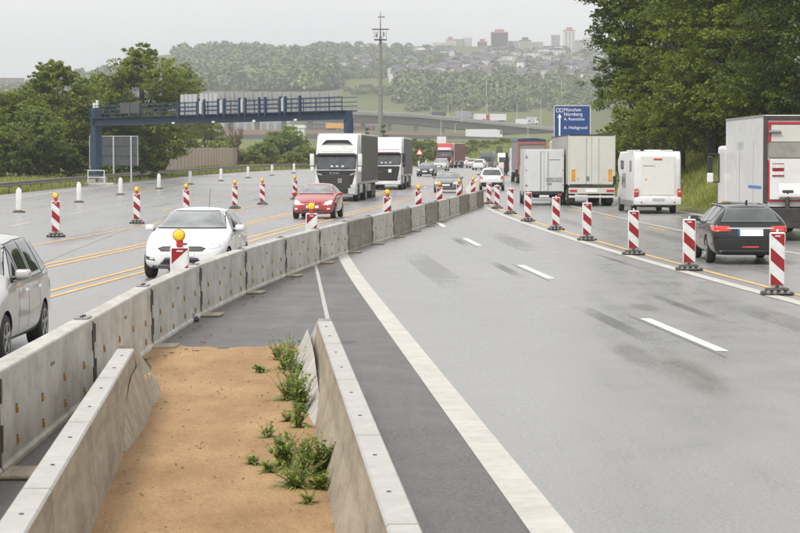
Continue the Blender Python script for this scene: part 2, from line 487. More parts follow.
nx, ny = len(ss), len(ys)
ii = (np.arange(ny - 1)[:, None] * nx + np.arange(nx - 1)[None, :]).ravel()
quads = np.stack([ii, ii + 1, ii + nx + 1, ii + nx], 1)
def ground_mat():
    m, n, b = _nodes("meadow")
    N, K = n.nodes.new, n.links.new
    t = N("ShaderNodeTexCoord")
    a = N("ShaderNodeTexNoise"); a.inputs['Scale'].default_value = 0.012; a.inputs['Detail'].default_value = 8
    K(t.outputs['Object'], a.inputs['Vector'])
    r = N("ShaderNodeValToRGB"); e = r.color_ramp.elements
    e[0].position = .36; e[0].color = (0.075, 0.10, 0.03, 1); e[1].position = .62; e[1].color = (0.15, 0.18, 0.05, 1)
    K(a.outputs[0], r.inputs[0])
    a2 = N("ShaderNodeTexNoise"); a2.inputs['Scale'].default_value = 1.2; a2.inputs['Detail'].default_value = 8; a2.inputs['Roughness'].default_value = .7
    K(t.outputs['Object'], a2.inputs['Vector'])
    r2 = N("ShaderNodeValToRGB"); e = r2.color_ramp.elements
    e[0].position = .35; e[0].color = (0.55, 0.5, 0.45, 1); e[1].position = .7; e[1].color = (1.35, 1.25, 1.2, 1)
    K(a2.outputs[0], r2.inputs[0])
    mi = N("ShaderNodeMix"); mi.data_type = 'RGBA'; mi.blend_type = 'MULTIPLY'; mi.inputs[0].default_value = .8
    K(r.outputs[0], mi.inputs[6]); K(r2.outputs[0], mi.inputs[7]); K(mi.outputs[2], b.inputs['Base Color'])
    b.inputs['Roughness'].default_value = 1
    bp = N("ShaderNodeBump"); bp.inputs['Strength'].default_value = .8; bp.inputs['Distance'].default_value = .15
    K(a2.outputs[0], bp.inputs['Height']); K(bp.outputs[0], b.inputs['Normal'])
    return m
g_me = npmesh("ground", co, quads, ground_mat())
g_me.polygons.foreach_set('use_smooth', [True] * len(g_me.polygons))
tag(link("ground", g_me), kind='structure')

# ------------------------------------------------------------------ roadway sheets and markings
YK = np.concatenate([np.arange(-40, 8, 8), np.arange(8, 640, 4)])
def strip(name, f_lo, f_hi, y0, y1, dz, m, frame='s', label=None):
    """a sheet between two lines (functions of Y, in road coordinates or world X)"""
    yk = sorted({float(y0), float(y1)} | {float(v) for v in YK if y0 < v < y1})
    vs, fs = [], []
    for y in yk:
        c = float(cl(y)) if frame == 's' else 0.0
        # on the same chord as the roadway sheet
        z = float(np.interp(y, YK, zr(YK))) + dz
        vs += [(c + f_lo(y), y, z), (c + f_hi(y), y, z)]
    for i in range(len(yk) - 1):
        fs.append((2 * i, 2 * i + 1, 2 * i + 3, 2 * i + 2))
    o = link(name, pmesh(name, vs, fs, m))
    tag(o, kind='structure')
    return o
K = lambda v: (lambda y: v)
strip("carriageway", K(-31.6), K(9.4), -40, 636, 0, M_ASPH)
# darker shoulder and crossover between the white edge line and the movable barrier
BP = [(8, -3.05), (17.7, -3.13), (23.2, -3.19), (32.2, -3.30), (39.4, -3.05), (47, -2.55), (55.2, -1.85), (65, -.95), (75, 0.10), (95, 2.05), (116, 4.15), (122, 4.8)]
_by = [p[0] for p in BP]; _bx = [p[1] for p in BP]
def bx(y):                                            # X of the barrier's right foot, smoothed polyline
    return float(np.mean([np.interp(y + d, _by, _bx) for d in (-4, -2, 0, 2, 4)]))
EDGE = -7.78
strip("shoulder", lambda y: min(bx(y) - 0.25, float(cl(y)) + EDGE - .1), lambda y: float(cl(y)) + EDGE, -20, 64, 0.004, M_ASPH_D, 'x')
def lin(pts): 
    a = [p[0] for p in pts]; b_ = [p[1] for p in pts]
    return lambda y: float(np.interp(y, a, b_))
def mark(name, f, w, y0, y1, m, frame='s', dz=0.008):
    return strip(name, lambda y: f(y) - w / 2, lambda y: f(y) + w / 2, y0, y1, dz, m, frame)
mark("edge_line", K(EDGE), .30, -10, 61.5, M_LINEW)
for k in range(-1, 9):
    y0 = 29.9 + 18.05 * k
    mark("lane_dash", K(-3.66), .17, y0, y0 + 6.1, M_LINEN)
M_STAIN = [stain_mat("erased_marking_smear", (.09, .088, .085), .34, 5.0, .16), stain_mat("mud_stain", (.13, .115, .085), .30, 24, .54), stain_mat("oil_stain", (.05, .05, .05), .14, 1.2, .40)]
rs_ = random.Random(31)
stains = [(-4.3, 31.5, .30, 7.5, 0), (-4.2, 48.5, .26, 7.5, 0), (-4.0, 66, .26, 7, 0), (-2.5, 35, .22, 8, 0), (-1.0, 52, .2, 9, 0), (-3.2, 36.5, .7, 4.6, 1), (-4.7, 22, .8, 9.5, 1), (-4.9, 25.5, .5, 8, 1), (-2.2, 23.0, .6, 3.2, 1),
          (-2.4, 58, .8, 24, 2), (-5.9, 40, .7, 26, 2), (-1.5, 24, .7, 22, 2), (-5.4, 70, .9, 26, 2), (3.0, 62, .8, 24, 2), (6.6, 75, .8, 30, 2), (1.6, 78, .8, 26, 2),
          (-14.5, 96, 1.0, 19, 2), (-13.4, 128, 1.0, 24, 2), (-17.5, 110, 1.0, 26, 2), (-12.0, 70, .9, 22, 2), (-16.0, 62, 1.0, 24, 2), (-9.3, 21, .7, 9, 2), (-8.9, 16, .5, 8, 2), (-9.8, 38, .8, 12, 2), (-8.6, 30.6, .5, 1.6, 1), (-8.3, 46, .3, 8, 2)]
for (sx, y0, w, ln_, k) in stains:
    strip("road_stain", K(sx - w / 2), K(sx + w / 2), y0, y0 + ln_, 0.006, M_STAIN[k])

mark("white_guide_line", K(-.27), .28, 30, 300, M_LINEW)
mark("yellow_guide_line", K(.27), .13, 28, 260, M_LINEY)
mark("carriageway_line", K(4.45), .15, 40, 330, M_LINEW)
for k in range(8):
    mark("yellow_dash", K(3.95), .12, 66 + 14 * k, 70.5 + 14 * k, M_LINEY)
mark("right_edge_line", K(8.6), .28, 20, 500, M_LINEW)
mark("left_edge_line", K(-29.4), .28, 20, 600, M_LINEW)
for k in range(0, 14):
    y0 = 48 + 18 * k
    mark("lane_dash", K(-19.85), .15, y0, y0 + 6, M_LINEW)
    mark("yellow_dash", K(-23.3), .13, y0 + 2, y0 + 13, M_LINEY)
    if 90 < y0 < 220: mark("yellow_dash", K(-16.3), .12, y0 + 7, y0 + 12, M_LINEY)
k_ = 1.084
lA = lin([(10, -8.9), (42.3, -6.12 * k_), (51.8, -5.48 * k_), (79.4, -3.9 * k_), (114, -1.44 * k_), (150, 1.6), (210, 8.2), (300, 19)])
lC = lin([(10, -11.5), (53, -7.8 * k_), (66, -7 * k_), (86, -5.6 * k_), (104, -4.65 * k_), (128, -3.1 * k_), (165, -.9), (210, 3.2), (300, 13)])
lE = lin([(10, -14.5), (66, -9.96 * k_), (86.6, -8.84 * k_), (114, -7.4 * k_), (135, -6.2 * k_), (165, -4.2), (210, -.4), (300, 9)])
mark("yellow_line", lambda y: lA(y) - .22, .13, 14, 290, M_LINEY, 'x')
mark("yellow_line", lambda y: lA(y) + .22, .13, 14, 290, M_LINEY, 'x')
mark("yellow_line", lambda y: lC(y) - .17, .13, 14, 290, M_LINEY, 'x')
mark("yellow_line", lambda y: lC(y) + .17, .13, 14, 290, M_LINEY, 'x')
mark("yellow_line", lE, .13, 14, 290, M_LINEY, 'x')
for (s0, y0, y1) in ((-3.80, 29, 36.8), (-3.80, 47, 54.8), (-3.80, 65, 72.5), (4.18, 60, 260), (-15.2, 50, 240)):
    strip("asphalt_seam", K(s0 - .009), K(s0 + .009), y0, y1, 0.005, M_PATCH)
# drain slot between crossover and shoulder
mark("drain_slot", lin([(30, -.85), (35.4, -1.13), (52.8, -1.96), (62, -2.45)]), .07, 35.2, 57, M_CONC_T, 'x', 0.008)

# sand strip between the two short concrete walls, gently uneven
rnd = np.random.default_rng(4)
sx = np.linspace(0, 1, 46); sy = np.linspace(7, 30.6, 90)
vs = []
for j, y in enumerate(sy):
    xl = (-0.97 * k_ - .0624 * k_ * y) - .12; xr = (.45 * k_ - .0563 * k_ * y) + .12
    if y > 27.5: xl -= (y - 27.5) * .12
    for t in sx:
        x = xl + (xr - xl) * t
        e = min(t, 1 - t) * 10
        h = .026 + .007 * math.sin(x * 5 + y * 1.7) * math.sin(y * 1.3 + x) + .004 * math.sin(x * 17 + y * 9) + rnd.uniform(-.003, .003) - .03 * max(0, 1 - e)
        h = max(h, .012)
        if y > 29.4: h = .012 + (h - .012) * max(0, (30.6 - y) / 1.2)
        vs.append((x, y + (.25 * math.sin(t * 9) + .12 * math.sin(t * 31 + 1)) * (1 if j == len(sy) - 1 else 0), h))
n = len(sx)
fs = [(j * n + i, j * n + i + 1, (j + 1) * n + i + 1, (j + 1) * n + i) for j in range(len(sy) - 1) for i in range(n - 1)]
tag(link("sand_strip", pmesh("sand_strip", vs, fs, M_SAND, smooth=True)), kind='structure')
# loose stones and crumbs on sand
b = B(); rg = random.Random(9)
for i in range(260):
    y = rg.uniform(12, 30.2); t = rg.random()
    if rg.random() < .5: t = rg.choice([rg.random() ** 3, 1 - rg.random() ** 3])
    xl = (-0.97 * k_ - .0624 * k_ * y); xr = (.45 * k_ - .0563 * k_ * y)
    r = rg.uniform(.005, .014)
    b.sphere((xl + (xr - xl) * t, y, .035), r, 1, (1, rg.uniform(.7, 1.4), .6))
tag(b.out("gravel_crumbs", mat("sand_crumbs", (.33, .22, .13), .95, var=.5, scale=30)), kind='stuff')

# ------------------------------------------------------------------ movable concrete barrier
def ordinal(n): return ["first", "second", "third", "fourth", "fifth", "sixth", "seventh", "eighth", "ninth", "tenth", "eleventh", "twelfth", "thirteenth", "fourteenth", "fifteenth", "sixteenth", "seventeenth", "eighteenth", "nineteenth", "twentieth"][n]
HB = .84
def bpath(y): return Vector((bx(y) - .22, y, float(zr(y))))
joints = [bpath(12.0)]
y = 12.0
while y < 119:
    step = 6.15 if y < 60 else 5.95
    a = bpath(y); yy = y
    while (bpath(yy) - a).length < step: yy += .02
    joints.append(bpath(yy)); y = yy
rb = random.Random(5)
dark = {8, 10, 12, 15, 17}
for i, (a, c) in enumerate(zip(joints[:-1], joints[1:])):
    d = c - a; Ls = d.length; rz = math.atan2(d.y, d.x)
    if i == 0: lab = "light grey steel-jointed barrier element nearest the camera, cut by the left picture edge"
    elif i in dark: lab = f"darker weathered concrete barrier element, {ordinal(i)} in the long barrier counted from the camera"
    else: lab = f"pale concrete barrier element with amber reflectors, {ordinal(i)} in the long barrier counted from the camera"
    t = empty("barrier_element", a, rz, lab, "traffic barrier", "movable concrete barrier elements in a long row")
    g = .03
    cm = M_CONC_D if i in dark else M_CONC
    prof = [(-.15, .0), (.15, .0), (.15, .05), (.125, .07), (.105, HB - .015), (.09, HB), (-.09, HB), (-.105, HB - .015), (-.125, .07), (-.15, .05)]
    bb = B(); bb.prism([(-p[0], p[1]) for p in prof], 'x', g, Ls - g, .008)
    bb.out("concrete_body", cm, t)
    # steel joint with hooks
    j = B(); j.box(-g, g, -.075, .075, .02, HB - .02); j.prism([(-.1335, .06), (-.128, .06), (-.106, HB - .03), (-.1125, HB - .03)] , 'x', -.038, .038); j.box(-.115, -.038, -.136, -.11, .10, .32); j.box(-.115, -.038, -.128, -.098, .50, .72)
    j.box(.038, .115, -.134, -.108, .18, .40); j.box(.038, .115, -.126, -.098, .58, .78)
    j.out("joint", M_STEELD, t)
    tp = B(); tp.box(-.19, .19, -.075, .075, HB + .001, HB + .018, .004); tp.out("joint_plate", M_STEEL, t)
    if i < 14:
        for bx_ in (-.09, .09): B().tube((bx_, 0, HB + .018), (bx_, 0, HB + .035), .022).out("bolt", M_STEELD, t)
        foot = B(); foot.box(-.28, .28, -.46, -.155, .006, .045, .012); foot.out("foot_plate", M_CONC_N, t)
    cols = 4
    for q in range(cols):
        x = Ls * (q + .6) / (cols + .2)
        for (row, zz) in ((0, .17), (1, .44)):
            rr = B(); z0 = zz + rb.uniform(-.02, .02) - .04 * (q % 2)
            yo = -.125 + (.02) * (z0 - .07) / .75
            rr.box(x - .022, x + .022, yo - .022, yo + .004, z0 - .03, z0 + .03, .008)
            rr.out("reflector", M_REFLY, t)
            if i < 6:
                rk = B(); rk.box(x - .022, x + .022, yo - .018, yo + .004, z0 + .034, z0 + .052, .004); rk.out("reflector_bracket", M_STEEL, t)
    # lifting slot
    sl = B(); sl.box(Ls / 2 - .12, Ls / 2 + .12, -.118, -.104, .62, .65); sl.out("lifting_slot", M_CONC_D, t)

# ------------------------------------------------------------------ short walls either side of the sand
HW = .66
def wall_run(sgn, x0b, x0t, slope, ys_, name_side):
    """x0b/x0t: base and top face offset of the sand side; sgn +1 when the body lies to +X of the sand face"""
    w_top = .18
    for i, (ya, yb) in enumerate(zip(ys_[:-1], ys_[1:])):
        o = empty("concrete_wall_block", (x0b + slope * ya, ya, 0), math.atan2(yb - ya, slope * (yb - ya)),
                  f"stained concrete block, {ordinal(i)} from the camera in the wall {name_side} of the sand", "concrete barrier", "short concrete walls beside the sand strip")
        Ln = math.hypot(yb - ya, slope * (yb - ya))
        it = (x0t - x0b)                                 # inset of the top on the sand side
        s = -sgn                                         # local +y points to -X
        P = [(0, 0), (s * it * .35 * sgn, .10), (s * it * .7 * sgn, .30), (s * it * sgn, HW - .012), (s * (it * sgn + .01), HW)]
        P = [(0, 0), (s * abs(it) * .3, .12), (s * abs(it) * .75, .34), (s * abs(it), HW - .015), (s * (abs(it) + .012), HW)]
        P += [(s * (abs(it) + w_top - .012), HW), (s * (abs(it) + w_top), HW - .015), (s * (abs(it) * 1.2 + w_top), .3), (s * (abs(it) * 2 + w_top), .0)]
        bb = B(); bb.mi = 0
        nx_ = 14; rs = []
        for q in range(nx_ + 1):
            xx = .011 + (Ln - .022) * q / nx_
            rs.append([(xx, p[0], p[1]) for p in P])
        bb.rings(rs)
        for f in bb.bm.faces:
            f.normal_update()
            if all(v.co.z > HW - .02 for v in f.verts): f.material_index = 1
        bb.out("block_body", [M_CONC_N, M_CONC_T], o)
        dw = B()
        for xx in (Ln * .3, Ln * .72): dw.tube((xx, s * (abs(it) + .08), HW - .01), (xx, s * (abs(it) + .08), HW + .006), .014, n=8)
        dw.out("lifting_anchor", M_STEELD, o)
wall_run(-1, -0.993 * k_, -1.05 * k_, -.0676, [6.2, 9.6, 13.0, 16.3, 19.6, 22.6], "left")
wall_run(+1, .45 * k_, .59 * k_, -.0610, [7.6, 11.7, 15.5, 19.4, 23.2, 26.4], "right")
def terminal(cx, y0, y1, slope, s, label):
    """flared end piece: full height at y0 falling to the ground at y1; s = side of the sand"""
    o = empty("wall_end_piece", (cx, y0, 0), math.atan2(y1 - y0, slope * (y1 - y0)), label, "concrete barrier", "flared end pieces of the short walls")
    Ln = y1 - y0; rs = []
    N_ = 14
    for q in range(N_ + 1):
        t = q / N_; x = Ln * t
        h = HW * (1 - t) ** .8 * (.97) + .05
        fl = .08 + .12 * math.sin(math.pi * min(1, t * 1.1 + .1))
        fl = min(fl, h * .8 + .05)
        rs.append([(x, s * (fl + .10), 0.0), (x, s * (fl * .6 + .09), h * .38), (x, s * .07, h), (x, -s * .07, h), (x, -s * .12, h * .3), (x, -s * .16, 0)])
    b2 = B(); b2.rings(rs); b2.out("end_body", M_CONC_N if s < 0 else M_CONC, o, True)
    for dx in (.55, 1.25):
        t_ = dx / Ln; h = HW * (1 - t_) ** .8 * .97 + .05
        fl = min(.08 + .12 * math.sin(math.pi * min(1, t_ * 1.1 + .1)), h * .8 + .05)
        yy_ = s * ((fl * .6 + .09) * .645 + .07 * .355)
        r2 = B(); r2.box(dx - .02, dx + .02, yy_ - .03, yy_ + .03, h * .45 - .05, h * .45 + .06, .008); r2.out("reflector", M_LAMPY, o)
# local +y = world -X, so the sand (to +X of the left wall) is at local -y
terminal((-1.05 * k_ - .0624 * k_ * 22.6) - .09, 22.62, 26.4, -.0676, -1, "grey flared concrete end piece with yellow reflectors sloping down, left of the sand")
terminal((.59 * k_ - .0563 * k_ * 26.4) + .09, 26.42, 30.6, -.061, +1, "pale flared concrete end piece with yellow reflectors, behind the weeds right of the sand")
for (cx, y0, y1, s, lab) in ((-1.02 * k_ - .0624 * k_ * 19.6 - .0, 19.5, 22.9, 1, "grey sloping concrete skirt slab leaning against the end of the left short wall"),
                             (.52 * k_ - .0563 * k_ * 21.3, 21.2, 27.6, -1, "grey sloping concrete skirt slab leaning on the right short wall behind weeds")):
    o = empty("skirt_slab", (cx, y0, 0), 0, lab, "concrete slab", "sloping skirt slabs at the wall ends")
    sl_ = -.064
    b3 = B(); rs = []
    for q in range(9):
        t = q / 8; yy = (y1 - y0) * t; xx = sl_ * yy
        w = .05 + (.08 if s > 0 else .15) * min(1, t * 2.2)
        h = .08 + .40 * min(1, t * 1.8)
        rs.append([(xx + s * .0, yy, 0), (xx + s * w, yy, 0.0), (xx + s * (w + .0), yy, .02), (xx - s * .01, yy, h)])
    b3.rings(rs); b3.out("slab_body", M_CONC_N if s > 0 else M_CONC, o, False)

# ------------------------------------------------------------------ beacons
def stripe_mat(name, sg, per=.48):
    m, n, b = _nodes(name)
    N, K2 = n.nodes.new, n.links.new
    t = N("ShaderNodeTexCoord"); sep = N("ShaderNodeSeparateXYZ"); K2(t.outputs['Object'], sep.inputs[0])
    a = N("ShaderNodeMath"); a.operation = 'MULTIPLY_ADD'; a.inputs[1].default_value = sg * 0.9; K2(sep.outputs[0], a.inputs[0]); K2(sep.outputs[2], a.inputs[2])
    c = N("ShaderNodeMath"); c.operation = 'MULTIPLY_ADD'; c.inputs[1].default_value = 1 / per; c.inputs[2].default_value = STR_OFF; K2(a.outputs[0], c.inputs[0])
    f = N("ShaderNodeMath"); f.operation = 'FRACT'; K2(c.outputs[0], f.inputs[0])
    g = N("ShaderNodeMath"); g.operation = 'GREATER_THAN'; g.inputs[1].default_value = .5; K2(f.outputs[0], g.inputs[0])
    no = N("ShaderNodeTexNoise"); no.inputs['Scale'].default_value = 7; no.inputs['Detail'].default_value = 6; K2(t.outputs['Object'], no.inputs['Vector'])
    mr = N("ShaderNodeMapRange"); mr.inputs[1].default_value = .35; mr.inputs[2].default_value = .75; mr.inputs[3].default_value = 1.0; mr.inputs[4].default_value = .78
    K2(no.outputs[0], mr.inputs[0])
    mi = N("ShaderNodeMix"); mi.data_type = 'RGBA'; K2(g.outputs[0], mi.inputs[0]); mi.inputs[6].default_value = (.74, .74, .73, 1); mi.inputs[7].default_value = (.30, .008, .014, 1)
    mu = N("ShaderNodeMix"); mu.data_type = 'RGBA'; mu.blend_type = 'MULTIPLY'; mu.inputs[0].default_value = 1
    K2(mi.outputs[2], mu.inputs[6]); K2(mr.outputs[0], mu.inputs[7]); K2(mu.outputs[2], b.inputs['Base Color'])
    b.inputs['Roughness'].default_value = .4
    return m
STR_OFF = .375
M_STR_DR = stripe_mat("stripes_down_right", 1)     # stripes falling to the right
M_STR_DL = stripe_mat("stripes_down_left", -1)
M_STR_S = stripe_mat("small_stripes_down_left", -1.1, .22)
M_BWHITE = mat("white_beacon_plastic", (.74, .74, .72), .5, var=.06, dirt=.12)
def beacon_proto(face, lamp):
    t = empty("guide_beacon")
    f = B(); f.box(-.30, .30, -.21, .21, .004, .07, .03); f.box(-.22, .22, -.15, .15, .07, .135, .03)
    f.out("foot", M_RUBG, t)
    for x in (-.19, -.065, .065, .19):
        q = B(); q.box(x - .035, x + .035, -.225, -.165, .03, .095, .012); q.out("foot_lug", M_STEEL, t)
    p = B(); p.box(-.03, .03, -.03, .03, .10, .20); p.out("pin", M_STEELD, t)
    b1 = B(); b1.box(-.15, .15, -.032, .032, .16, 1.18, .03, seg=2); b1.out("panel", M_BWHITE, t, True)
    s = B(); s.box(-.128, .128, -.040, -.031, .19, 1.15, .008); s.out("striped_sheet", face, t)
    m_ = B(); m_.box(-.05, .05, -.0445, -.040, 1.10, 1.118); m_.out("maker_mark", M_SIGNW, t)
    if lamp:
        h = B(); h.mi = 0; h.box(-.055, .055, -.05, .06, 1.18, 1.30, .012); h.out("lamp_battery_case", M_REDP, t)
        y_ = B(); y_.lathe([(.02, -.07), (.062, -.062), (.082, -.038), (.089, -.02), (.089, .02), (.082, .04), (.062, .056), (.02, .062)], (-.01, -.02, 1.355), 'y', 18); lo = y_.out("lamp_lens", M_LAMPY, t, True)
        r_ = B(); r_.lathe([(.096, -.018), (.10, 0), (.096, .02), (.08, .02), (.08, -.018)], (-.01, -.02, 1.355), 'y', 18); r_.out("lamp_rim", M_REDP, lo, True)
    else:
        q = B(); q.box(-.022, .022, -.018, .018, 1.18, 1.235, .01); q.out("handle_knob", M_BWHITE, t)
    return t
# right-hand row (stripes fall to the right)
rrow = [(777, 297), (689, 272.5), (633.5, 257), (587, 242.5), (556, 232), (528, 223.5), (510.5, 216), (497, 210.5), (489, 206)]
PB = beacon_proto(M_STR_DR, False)
grp = "red and white guide beacons along the right lane line"
for i, (px, py) in enumerate(rrow):
    p = gp(px, py - 2)
    rz = rb.uniform(-.06, .06)
    lab = ["nearest striped beacon, standing in front of the black estate car's rear",
           "second nearest striped beacon, left of the black estate car",
           "third striped beacon from the right picture edge, in front of the campervan",
           "fourth striped beacon of the right row, in front of the cream lorry's right tail lights",
           "fifth striped beacon of the right row, left of the cream lorry",
           "sixth striped beacon of the right row, in front of the white box truck",
           "seventh striped beacon of the right row, at the white box truck's left rear corner",
           "eighth striped beacon of the right row, just right of the long barrier's far end",
           "farthest striped beacon of the right row, touching the long barrier's far end"][i]
    if i == 0:
        PB.location = p; PB.rotation_euler = (0, 0, rz); tag(PB, lab, "guide beacon", grp); o = PB
    else: o = copy_tree(PB, p, rz, lab)
# left row with lamps (stripes fall to the right)
lrow = [(56, 238.5, 0.02), (137, 225, .05), (186.5, 218, 0), (235, 210, 0.03), (262.5, 206, 0), (295, 201, -.02)]
labs = ["leftmost striped beacon with yellow lamp on the open lanes", "striped beacon with yellow lamp above the white hatchback's left mirror",
        "striped beacon with yellow lamp directly behind the white hatchback's roof", "striped beacon with yellow lamp just right of the white hatchback's roof",
        "striped beacon with yellow lamp, second to the left of the red car", "striped beacon with yellow lamp behind the red car's left front corner"]
PL = beacon_proto(M_STR_DR, True)
grp2 = "striped beacons with yellow lamps on the oncoming lanes"
for i, (px, py, rz) in enumerate(lrow):
    p = gp(px, py - 1.5)
    if i == 0:
        PL.location = p; PL.rotation_euler = (0, 0, rz); tag(PL, labs[i], "guide beacon", grp2)
    else: copy_tree(PL, p, rz, labs[i])
# row behind the barrier with lamps (stripes fall to the left)
PM = beacon_proto(M_STR_DL, True)
grp3 = "striped beacons with yellow lamps behind the long barrier"
brow = [(179.5, 35.5), (320.5, 57), (387.5, 81), (418.5, 96), (439.5, 107.5), (459, 120), (473, 130)]
labs = ["large striped beacon with yellow lamp behind the barrier, in front of the white hatchback", "striped beacon with yellow lamp behind the barrier, in front of the red car's number plate",
        "striped beacon with yellow lamp behind the barrier, just right of the big truck", "striped beacon with yellow lamp behind the barrier, below the dark oncoming car",
        "striped beacon with yellow lamp in front of the silver-grey hatchback's left side", "striped beacon with yellow lamp in front of the silver-grey hatchback's right side",
        "last striped beacon with yellow lamp behind the barrier, left of the white SUV"]
for i, (px, Y) in enumerate(brow):
    X = XY(px, Y); X = min(X, bx(Y) - .55) if i else X
    p = Vector((X, Y, float(zr(Y))))
    if i == 0:
        PM.location = p; PM.rotation_euler = (0, 0, .1); tag(PM, labs[i], "guide beacon", grp3)
    else: copy_tree(PM, p, .08, labs[i])
# plain white posts along the far lanes
t = empty("white_post")
f = B(); f.lathe([(.30, 0.0), (.30, .05), (.12, .11)], (0, 0, 0), 'z', 14); f.out("foot", M_RUBG, t)
f = B(); f.rings([[(x * w, y * d, z) for x, y in ((-1, -.6), (-.6, -1), (.6, -1), (1, -.6), (1, .6), (.6, 1), (-.6, 1), (-1, .6))]
                  for (w, d, z) in ((.10, .07, .10), (.135, .07, .16), (.135, .06, .95), (.125, .055, 1.05), (.08, .04, 1.10), (.05, .035, 1.17))]); f.out("post_body", M_BWHITE, t, True)
wp = [(19, 213.5), (79, 203.5), (120.5, 196), (159, 190), (190.3, 185.5), (221, 182), (248, 179), (272, 176.5), (294, 174.3)]
wl = ["nearest plain white post, at the left picture edge beside the guard rail side lanes", "second plain white post, left of the grey board's support",
      "third plain white post, under the gantry's left board", "fourth plain white post, left of the beige noise wall", "fifth plain white post, under the left end of the beige noise wall",
      "sixth plain white post, under the middle of the beige noise wall", "seventh plain white post, at the right end of the beige noise wall", "eighth plain white post, under the round bush",
      "ninth plain white post, left of the big white truck"]
for i, (px, py) in enumerate(wp):
    p = gp(px, py - 1)
    if i == 0:
        t.location = p; tag(t, wl[i], "bollard", "plain white posts along the far left lanes")
    else: copy_tree(t, p, 0, wl[i])
for i, (px, Y) in enumerate([(404, 300), (411, 318), (419, 338), (426, 360)]):
    copy_tree(t, Vector((XY(px, Y), Y, float(zr(Y)))), 0, f"{ordinal(i)} of the small distant white posts between the second truck and the red truck")

# ------------------------------------------------------------------ guard rail on the far left
gr = empty("guard_rail", (0, 0, 0), 0, "long dull steel guard rail on posts along the left edge of the oncoming lanes", "guard rail")
def swept(name, f, prof, y0, y1, st, m, parent):
    b4 = B(); rs = []
    yy = y0
    while yy <= y1 + .01:
        x = f(yy); z = float(zr(yy))
        rs.append([(x + p[0], yy, z + p[1]) for p in prof]); yy += st
    b4.rings(rs); return b4.out(name, m, parent)
GX = lambda y: float(cl(y)) - 32.3
W = [(0, .44), (.05, .47), (.05, .53), (.01, .58), (.01, .62), (.05, .66), (.05, .73), (0, .76), (-.02, .76), (-.02, .44)]
swept("rail_beam", GX, W, 60, 470, 4, M_RUST, gr)
swept("rail_beam", lambda y: GX(y) - .35, [(0, .60), (.06, .62), (.06, .72), (0, .74), (-.05, .74), (-.05, .6)], 60, 470, 4, M_RUST, gr)
pb = B(); pb.box(-.03, .03, -.06, .06, -.2, .66); pm = pb.mesh("rail_post", M_STEELD)
yy = 62.0
while yy < 440:
    o = link("rail_post", pm, gr); o.location = (GX(yy) - .1, yy, float(zr(yy)) - .02); yy += 4
# concrete kerb wall further on (right carriageway edge curves behind)
# ------------------------------------------------------------------ cars
def wheel(parent, x, y, r, w, side, rim=M_RIM, spokes=5, truck=False):
    """tyre with a rim (and spokes) as its sub-part; side = +1 when the outside faces +y"""
    b5 = B(); h = w / 2
    b5.lathe([(r * .62, -h), (r * .9, -h), (r * .985, -h * .75), (r, -h * .3), (r, h * .3), (r * .985, h * .75), (r * .9, h), (r * .62, h)], (x, y, r), 'y', 22)
    ty = b5.out("wheel", M_RUB, parent, True)
    b6 = B(); yo = y + side * (h * .75)
    b6.lathe([(r * .66, y - h * .8 - yo), (r * .66, side * h * .3), (r * .60, side * h * .3), (r * .56, -side * h * .5), (.01, -side * h * .55)], (x, yo, r), 'y', 22)
    n = spokes
    for k in range(n):
        a = 2 * math.pi * k / n + .3
        ca, sa = math.cos(a), math.sin(a)
        M = Matrix.Translation((x, yo, r)) @ Matrix.Rotation(-a, 4, 'Y')
        b6.box(r * .05, r * .63, -.012 + side * .005, .012 + side * .02, -r * .075, r * .075, .005, M)
    b6.lathe([(r * .14, -side * .02), (r * .14, side * .035), (.01, side * .045)], (x, yo, r), 'y', 12)
    b6.out("rim", rim, ty, True)
    return ty

def eval_mesh(o, name):
    dg = bpy.context.evaluated_depsgraph_get()
    me = bpy.data.meshes.new_from_object(o.evaluated_get(dg))
    me.name = name
    return me

